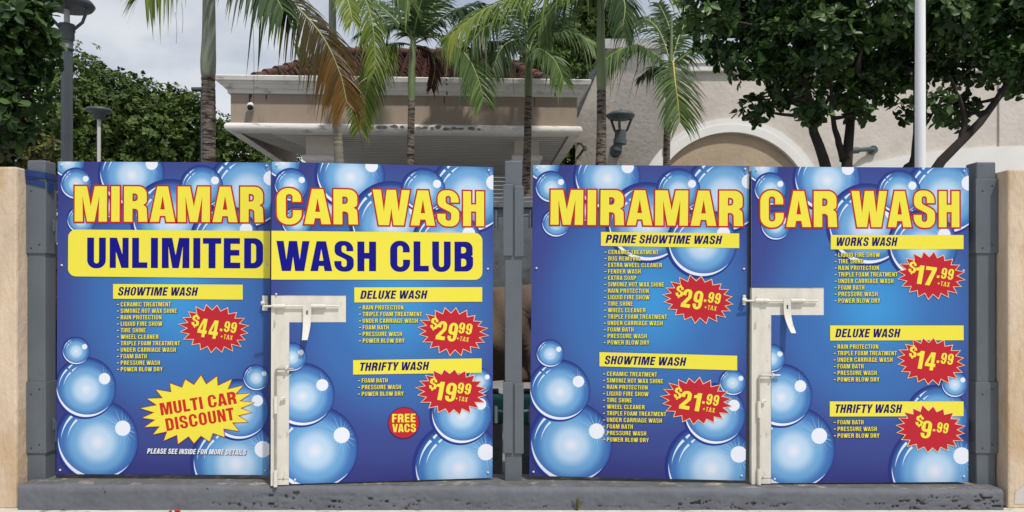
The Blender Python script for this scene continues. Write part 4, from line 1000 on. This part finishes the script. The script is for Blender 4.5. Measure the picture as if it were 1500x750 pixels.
# two dark leafy trees in front of the stucco building
D = 9.2
T1c = pxc([(1030,20,36),(1065,55,40),(1095,15,50),(1105,95,30),(1108,160,22),(1150,65,55),(1150,0,60),(1160,125,28),(1190,158,22),(1210,40,60),(1215,105,45),(1250,140,30),(1270,70,55),(1280,0,60),(1292,128,24),(1180,-70,90),(1264,165,12),(1100,-40,60),(1140,140,16)], D, .7, 1)
T1 = tree('leafy_tree', P(1226, 585, D), [[P(1224,590,D), P(1222,300,D), P(1208,240,D), P(1190,185,D), P(1178,110,D), P(1150,20,D)], [P(1232,590,D), P(1238,300,D), P(1240,240,D), P(1246,180,D), P(1255,100,D), P(1270,0,D)], [P(1236,235,D), P(1228,205,D), P(1220,170,D-.1), P(1215,100,D-.2)]],
     T1c, 2450, .105, 21, 'dark glossy leafy tree with two stems beside the tan arch', M['leaf_dark'], r0=.085)
T2c = pxc([(1330,40,60),(1325,108,34),(1385,30,60),(1370,158,26),(1398,168,20),(1395,95,34),(1440,40,60),(1462,88,36),(1490,20,60),(1505,95,34),(1322,160,16),(1400,-70,90),(1535,60,70),(1485,128,16),(1420,150,16),(1312,80,30),(1590,20,80)], D+.2, .7, 2)
T2 = tree('leafy_tree', P(1352, 585, D+.2), [[P(1352,590,D), P(1345,330,D), P(1325,258,D), P(1338,236,D), P(1342,190,D), P(1340,100,D)], [P(1356,590,D), P(1362,300,D), P(1376,243,D), P(1425,190,D), P(1465,140,D), P(1500,75,D)], [P(1405,212,D), P(1412,170,D), P(1390,110,D-.2)]],
     T2c, 2100, .105, 22, 'dark glossy leafy tree with a slanting stem behind the white pole', M['leaf_dark'], r0=.08)
# near foliage at the left border
D = 7.6
T3c = pxc([(15,30,48),(48,22,26),(15,95,42),(55,85,22),(78,66,12),(5,165,42),(40,145,22),(25,205,18),(-45,80,80),(-60,180,70),(20,-40,60)], D, .4, 3)
tree('leafy_tree', P(-70, 610, D), [[P(-70,612,D), P(-65,400,D), P(-50,200,D), P(-20,80,D), P(20,0,D)]], T3c, 760, .115, 23, 'dark leafy tree crowding in over the beige wall beside the street lamp', M['leaf_dark'], r0=.12)
D = 9.0
tree('yellow_shrub', P(35, 560, D), [[P(35,582,D), P(36,400,D), P(40,260,D)]], pxc([(25,215,36),(58,222,28),(10,250,40),(60,262,30),(40,190,16)], D, .3, 4), 330, .075, 24, 'yellow green shrub showing above the beige wall', M['leaf_shrub'], cat='shrub', r0=.04)
# hedge trees far behind
hedge = [('tall dark green tree right behind the street lamp', [(105,115,50),(75,150,60),(120,170,60),(95,235,70),(140,120,32)], 1300),
         ('rounded green tree behind the mushroom path lamp', [(170,150,50),(190,200,65),(150,235,60),(205,150,36)], 1200),
         ('spreading green tree with a notched top beside the thick palm trunk', [(240,170,45),(225,225,60),(270,195,50),(282,155,24),(260,150,22)], 1200),
         ('low dark green tree between the thick palm and the canopy', [(320,215,42),(355,235,48),(300,250,50),(400,240,40),(335,195,20)], 1100)]
for i, (lab, cl, n) in enumerate(hedge):
    D = 24+i*.8; cl2 = pxc(cl, D, 1.0, 40+i); cl2 += [(Vector((c.x+.3, c.y+.5, c.z-1.6)), r_) for c, r_ in cl2]
    bx = cl[0][0]; tree('hedge_tree', (P(bx,0,D).x, P(bx,0,D).y, 0), [[(P(bx,0,D).x, P(bx,0,D).y, 0), P(bx,360,D), P(bx+4,250,D), P(bx,cl[0][1],D)]], cl2, int(n*3), .14, 60+i, lab, M['leaf_far'], per=9, shape=4, r0=.16, group='trees behind the lot', twigs=False)
for i, (lab, cl, D) in enumerate([('bushy tree rising behind the canopy roof, right of its ridge', [(800,85,38),(830,60,36),(835,110,36),(780,110,30),(838,205,26),(842,240,30),(820,225,28)], 25), ('bushy tree rising behind the white sloped coping', [(872,30,34),(895,50,22),(860,70,28),(900,20,22)], 26)]):
    cl2 = pxc(cl, D, .8, 80+i); bx = cl[0][0]; q_ = P(bx,0,D)
    tree('hedge_tree', (q_.x, q_.y, 0), [[(q_.x, q_.y, 0), P(bx,300,D), P(bx+3,150,D), P(bx,cl[0][1],D)]], cl2, 1600, .165, 90+i, lab, M['leaf_far'], per=9, shape=4, r0=.16, group='trees behind the lot', twigs=False)

# ------------------------------------------------------------------ palms
def frond(pts, length, fm, seed, rm='rachis', n=46, droop=.55, parent=None, label=None, wid=.034, start=.10, fold=.25):
    n = int(n*1.5); wid *= 1.08
    r = random.Random(seed); b = MB(); path = curve_pts(pts, 40); k = len(path)-1
    b.tube(path, [.018*(1-.85*i/k)+.002 for i in range(k+1)], 6, mi=1)
    for i in range(n):
        t = start+(1-start)*(i+.5)/n; q_ = t*k; j = min(int(q_), k-1); p = path[j].lerp(path[j+1], q_-j); T = (path[j+1]-path[j]).normalized()
        hz = math.sqrt(T.x**2+T.y**2); N = (Vector((0,0,1))*hz+Vector((0.15,-1,0))*abs(T.z)); N = (N-T*N.dot(T)).normalized(); Sd = T.cross(N)
        env = min(1.0, .45+(t-start)*2.2)*(1.0-.55*max(0, t-.55)/.45)
        for s in (-1, 1):
            if r.random() < .04: continue
            L_ = length*env*(r.uniform(.85, 1.12) if r.random() > .08 else r.uniform(.45, .75)); fwd = .55+.5*t+r.uniform(-.1, .1)
            d = (Sd*s*1.0+T*fwd+N*(fold+r.uniform(-.15,.15))).normalized(); w = wid*r.uniform(.8, 1.15)
            side = d.cross(N).normalized(); side = (side*math.cos(.5)+N*math.sin(.5)*r.choice((-1, 1))*.6).normalized()
            dr = droop*r.uniform(.6, 1.4)*(1 if r.random() > .07 else 1.9); q0 = p.copy(); vs_ = []; m = 4
            for a in range(m+1):
                f = a/m; ww = w*(.55+1.1*f if f < .35 else .935*(1-((f-.35)/.65)**1.7))*.5+.0006
                c = p+d*L_*f+Vector((0,0,-1))*dr*L_*f*f
                vs_ += [c-side*ww, c+side*ww]
            tone = min(1, max(.02, (t*.85+r.uniform(-.12, .12)) if fm == 'fr_brown' else .25+.5*t*r.uniform(.4, 1.2)+r.uniform(-.2, .25)))
            b.add(vs_, [(2*a, 2*a+1, 2*a+3, 2*a+2) for a in range(m)], 0, False, tone)
    o = b.build('frond', [M[fm], M[rm]], fix=False)
    if parent: under(o, parent)
    if label: o['label'] = label
    return o
def palm(name, D, base_px, trunk, shaft, label, tm='palm_trunk', sm='shaft', fronds=()):
    """trunk, shaft: lists of (px, py, width px)"""
    b0 = P(trunk[0][0], trunk[0][1], D); root = thing(name, (b0.x, b0.y, 0), label, 'palm', 'palms before the building')
    b = MB(); r = random.Random(int(D*100)+int(trunk[0][0])); pts = [Vector((b0.x, b0.y, 0))]+[P(x, y, D) for x, y, w in trunk]; wd_ = [trunk[0][2]*1.15]+[w for _, _, w in trunk]
    path = []; rad = []
    for i in range(len(pts)-1):
        n = max(2, int((pts[i+1]-pts[i]).length/.035))
        for k in range(n): f = k/n; path.append(pts[i].lerp(pts[i+1], f)); rad.append((wd_[i]*(1-f)+wd_[i+1]*f)/2/F*D*(1+.045*(k % 2)+r.uniform(-.02, .02)))
    path.append(pts[-1]); rad.append(wd_[-1]/2/F*D); b.tube(path, rad, 16, smooth=False)
    under(b.build('trunk', M[tm]), root)
    b = MB(); pp = curve_pts([P(x, y, D) for x, y, w in shaft], 16); m = len(shaft)-1
    rr = []
    for i in range(17): t = i/16*m; k = min(int(t), m-1); f = t-k; rr.append((shaft[k][2]*(1-f)+shaft[k+1][2]*f)/2/F*D)
    b.tube(pp, rr, 18); under(b.build('crownshaft', M[sm]), root)
    for i, fr in enumerate(fronds):
        ps, L_, fm = fr[:3]; kw = fr[3] if len(fr) > 3 else {}
        frond([P(x, y, D+dd) for x, y, dd in ps], L_, fm, 100+i+int(D*7)+int(trunk[0][0]), parent=root, **kw)
    return root
pfib = palm('palm_tree', 9.6, None, [(306,237,18), (306,170,19), (305,112,19)], [(305,113,18), (305,106,21), (305,88,22), (306,50,19), (306,-20,17), (306,-90,15)],
     'palm with a thick bulging grey crownshaft and a browning frond drooping beside it',
     fronds=[([(308,-100,0),(360,-62,-.2),(420,-4,-.3),(470,50,-.4),(497,105,-.4),(508,150,-.4)], .50, 'fr_brown', dict(n=62, droop=.8, label='long browning frond drooping with orange tips', wid=.03)),
             ([(304,-100,0),(270,-85,-.2),(235,-50,-.3),(212,-12,-.3)], .52, 'fr_yellow', dict(n=36, droop=.8)),
             ([(308,-100,0),(345,-80,-.3),(385,-35,-.5),(415,15,-.6)], .50, 'fr_dark', dict(n=40, droop=.9, wid=.04)),
             ([(305,-100,0),(300,-160,.3),(270,-210,.5)], .6, 'fr_green'), ([(306,-100,0),(340,-170,.2),(400,-190,.4)], .6, 'fr_green'), ([(305,-100,0),(240,-130,.6),(190,-110,.9)], .6, 'fr_green')])
for xs, ya, yb in ((371, 8, 176), (258, 18, 64), (267, 4, 48)):
    b = MB(); b.tube(curve_pts([P(xs-1, ya, 9.3), P(xs+1, (ya+yb)/2, 9.3), P(xs, yb, 9.3)], 10), .0022, 5); under(b.build('hanging_fibre', M['dead_fibre']), pfib)
palm('palm_tree', 13.0, None, [(497,240,14), (493,170,12), (489,120,11)], [(489,121,12), (488,90,13), (487,40,11), (487,-20,10), (487,-50,9)],
     'slender palm mostly hidden behind the drooping brown frond',  tm='ring_trunk',
     fronds=[([(488,-60,0),(520,-30,-.2),(542,20,-.3),(549,70,-.3),(548,106,-.3)], .36, 'fr_yellow', dict(n=44, droop=.8, wid=.026, label='yellow green frond hanging straight down')),
             ([(488,-60,0),(530,-50,0),(575,-28,0),(600,5,0)], .48, 'fr_green', dict(n=40, droop=.8)), ([(488,-60,0),(450,-60,.2),(420,-30,.3),(395,10,.4)], .55, 'fr_dark', dict(n=40, droop=.8)),
             ([(488,-60,0),(490,-120,0),(520,-160,.2)], .6, 'fr_green'), ([(488,-60,0),(440,-110,0),(400,-120,.2)], .6, 'fr_green'), ([(488,-50,0),(500,-30,-.5),(512,10,-.8),(516,30,-.9)], .30, 'fr_yellow', dict(n=36, droop=.7))])
palm('palm_tree', 14.5, None, [(601,240,10.5), (602,190,10), (603,146,10)], [(603,147,10), (603,120,11.5), (604,90,10), (605,60,8)],
     'palm with a full crown centred before the tiled roof', sm='shaft_green',
     fronds=[([(604,60,0),(580,30,.1),(550,5,.2),(515,-10,.3)], .62, 'fr_green'), ([(604,60,0),(600,20,.3),(592,-30,.5)], .62, 'fr_dark'), ([(605,60,0),(628,20,.1),(650,-25,.2)], .6, 'fr_green'),
             ([(605,62,0),(645,28,-.1),(690,8,-.2),(725,12,-.2)], .6, 'fr_dark', dict(droop=.7)), ([(603,66,0),(575,66,-.3),(548,105,-.6),(532,150,-.7),(527,188,-.7)], .46, 'fr_yellow', dict(label='yellow green frond arching down in front of the cornice', n=52)),
             ([(606,64,0),(645,52,-.3),(682,80,-.5),(700,115,-.6),(708,146,-.6)], .52, 'fr_green', dict(n=52)), ([(606,66,0),(625,72,.2),(637,95,.3),(632,128,.3)], .24, 'fr_dead', dict(label='short dark dead frond', droop=.9)),
             ([(604,60,0),(590,40,-.4),(560,38,-.7),(530,52,-.9)], .5, 'fr_dark', dict(droop=.7)), ([(604,60,0),(615,10,-.3),(630,-40,-.5)], .55, 'fr_green')])
palm('palm_tree', 15.0, None, [(771,262,12), (773,200,11), (774,140,10)], [(774,141,11), (774,118,12), (774,95,10), (773,78,8)],
     'palm with dark fronds and a dead brown one near the roof end', sm='shaft_green',
     fronds=[([(773,78,0),(745,40,0),(705,18,.1),(670,20,.2)], .62, 'fr_dark', dict(droop=.7)), ([(773,80,0),(735,62,.2),(700,66,.4),(676,92,.5)], .42, 'fr_dead', dict(label='dark reddish dead frond sagging over the tiles', droop=1.0)),
             ([(774,78,0),(800,55,-.2),(838,48,-.4),(872,66,-.5)], .6, 'fr_green', dict(droop=.75)), ([(773,76,0),(770,30,.2),(750,-15,.4)], .62, 'fr_dark'), ([(774,76,0),(795,30,.2),(830,0,.3)], .62, 'fr_dark'),
             ([(773,80,0),(755,60,-.5),(735,70,-.8),(722,100,-.9)], .42, 'fr_dark', dict(droop=.8)), ([(774,80,0),(790,72,-.5),(812,88,-.8),(826,118,-.9)], .42, 'fr_green', dict(droop=.8)), ([(773,78,0),(740,30,-.6),(710,40,-.9),(690,62,-1)], .5, 'fr_dark', dict(droop=.8))])
palm('palm_tree', 12.0, None, [(880,250,16), (881,200,14), (881,132,13)], [(881,133,13), (881,110,15), (880,60,12.5), (880,20,11), (880,-25,10)],
     'tall palm with a green shaft and a wide yellow green frond reaching over the roof', sm='shaft_green',
     fronds=[([(880,-14,0),(840,-18,-.2),(775,-10,-.4),(710,14,-.5),(655,56,-.5)], .60, 'fr_yellow', dict(n=64, droop=.85, label='wide yellow green frond with hanging leaflets')), ([(880,-20,0),(925,-28,0),(975,-12,0),(1012,14,0)], .42, 'fr_yellow', dict(n=44, droop=.6)),
             ([(880,-25,0),(860,-20,.2),(820,0,.4),(790,40,.5)], .55, 'fr_green', dict(n=44, droop=.9)), ([(880,-30,0),(870,-90,.2),(840,-130,.4)], .6, 'fr_green'), ([(880,-30,0),(910,-90,.2),(960,-110,.4)], .6, 'fr_green'),
             ([(880,-25,0),(900,-20,-.3),(915,5,-.5),(912,40,-.6)], .40, 'fr_dark', dict(droop=.8))])
palm('palm_tree', 15.0, None, [(976,250,10), (977,200,10), (979,150,9)], [(979,151,9), (980,130,10), (982,105,8), (983,85,6), (984,22,2)],
     'small palm before the arch with a bright yellow ribbed frond hanging forward', sm='shaft_green',
     fronds=[([(982,92,0),(965,45,.1),(940,26,.2),(922,42,.3)], .68, 'fr_green', dict(droop=.8)), ([(981,98,0),(950,74,-.2),(915,70,-.4),(880,92,-.5)], .64, 'fr_green', dict(droop=.9, n=52)), ([(984,98,0),(1008,78,-.1),(1035,64,-.2),(1062,66,-.3)], .60, 'fr_green', dict(droop=.7)),
             ([(983,95,0),(986,92,-.4),(989,120,-.75),(993,150,-.85),(996,178,-.9)], .64, 'fr_green', dict(rm='rachis_y', droop=.45, n=46, label='frond hanging forward with a yellow midrib')), ([(984,90,0),(996,50,.2),(1010,22,.3)], .5, 'fr_green'),
             ([(983,88,0),(980,40,.4),(965,5,.6)], .5, 'fr_dark'), ([(981,100,0),(960,100,.3),(938,112,.5)], .35, 'fr_dark', dict(droop=.8))])

# ------------------------------------------------------------------ small things on the ground and roof
def sprig(name, base, h, n, label, m, seed):
    r = random.Random(seed); b = MB()
    for k in range(n):
        a = r.uniform(0, 6.28); tip = Vector(base)+Vector((math.cos(a)*h*.4*r.random(), math.sin(a)*h*.3*r.random(), h*r.uniform(.5, 1))); mid = Vector(base).lerp(tip, .55)+Vector((0,0,h*.08)); w = h*.045
        s = Vector((math.sin(a)*w+w*.6, -math.cos(a)*w, 0)); b.add([Vector(base)-s*.5, Vector(base)+s*.5, mid+s, mid-s], [(0,1,2,3)], 0, False, r.uniform(.2,1)); b.add([mid-s, mid+s, tip], [(0,1,2)], 0, False, r.uniform(.2,1))
    tag(b.build(name, M[m], fix=False), label, 'weed')
sprig('weed', (P(846,744,4.37).x, -.158, .004), .10, 12, 'thin green weed growing at the foot of the grey kerb', 'leaf_shrub', 3)
sprig('weed', CP(1.25, 1.0, 6.12), .75, 26, 'sparse weed sprouting from the roof tiles', 'leaf_far', 4)
for i, (px_, lab) in enumerate(((262, 'crumpled red petal on the pavement below the MULTI CAR leaf'), (252, 'smaller red petal on the pavement, farther from the white stile'))):
    x = P(px_, 745, 4.36).x; b = MB(); r = random.Random(i)
    s = .016-.006*i; vs_ = [(x+s*math.cos(k*1.05)*r.uniform(.7,1.3), -.19+s*math.sin(k*1.05)*r.uniform(.7,1.2), .006+abs(math.sin(k*2))*s*.9) for k in range(6)]+[(x, -.19, .005)]
    b.add(vs_, [(k, (k+1) % 6, 6) for k in range(6)], 0); tag(b.build('fallen_petal', M['petal'], fix=False), lab, 'petal', 'red petals on the pavement')
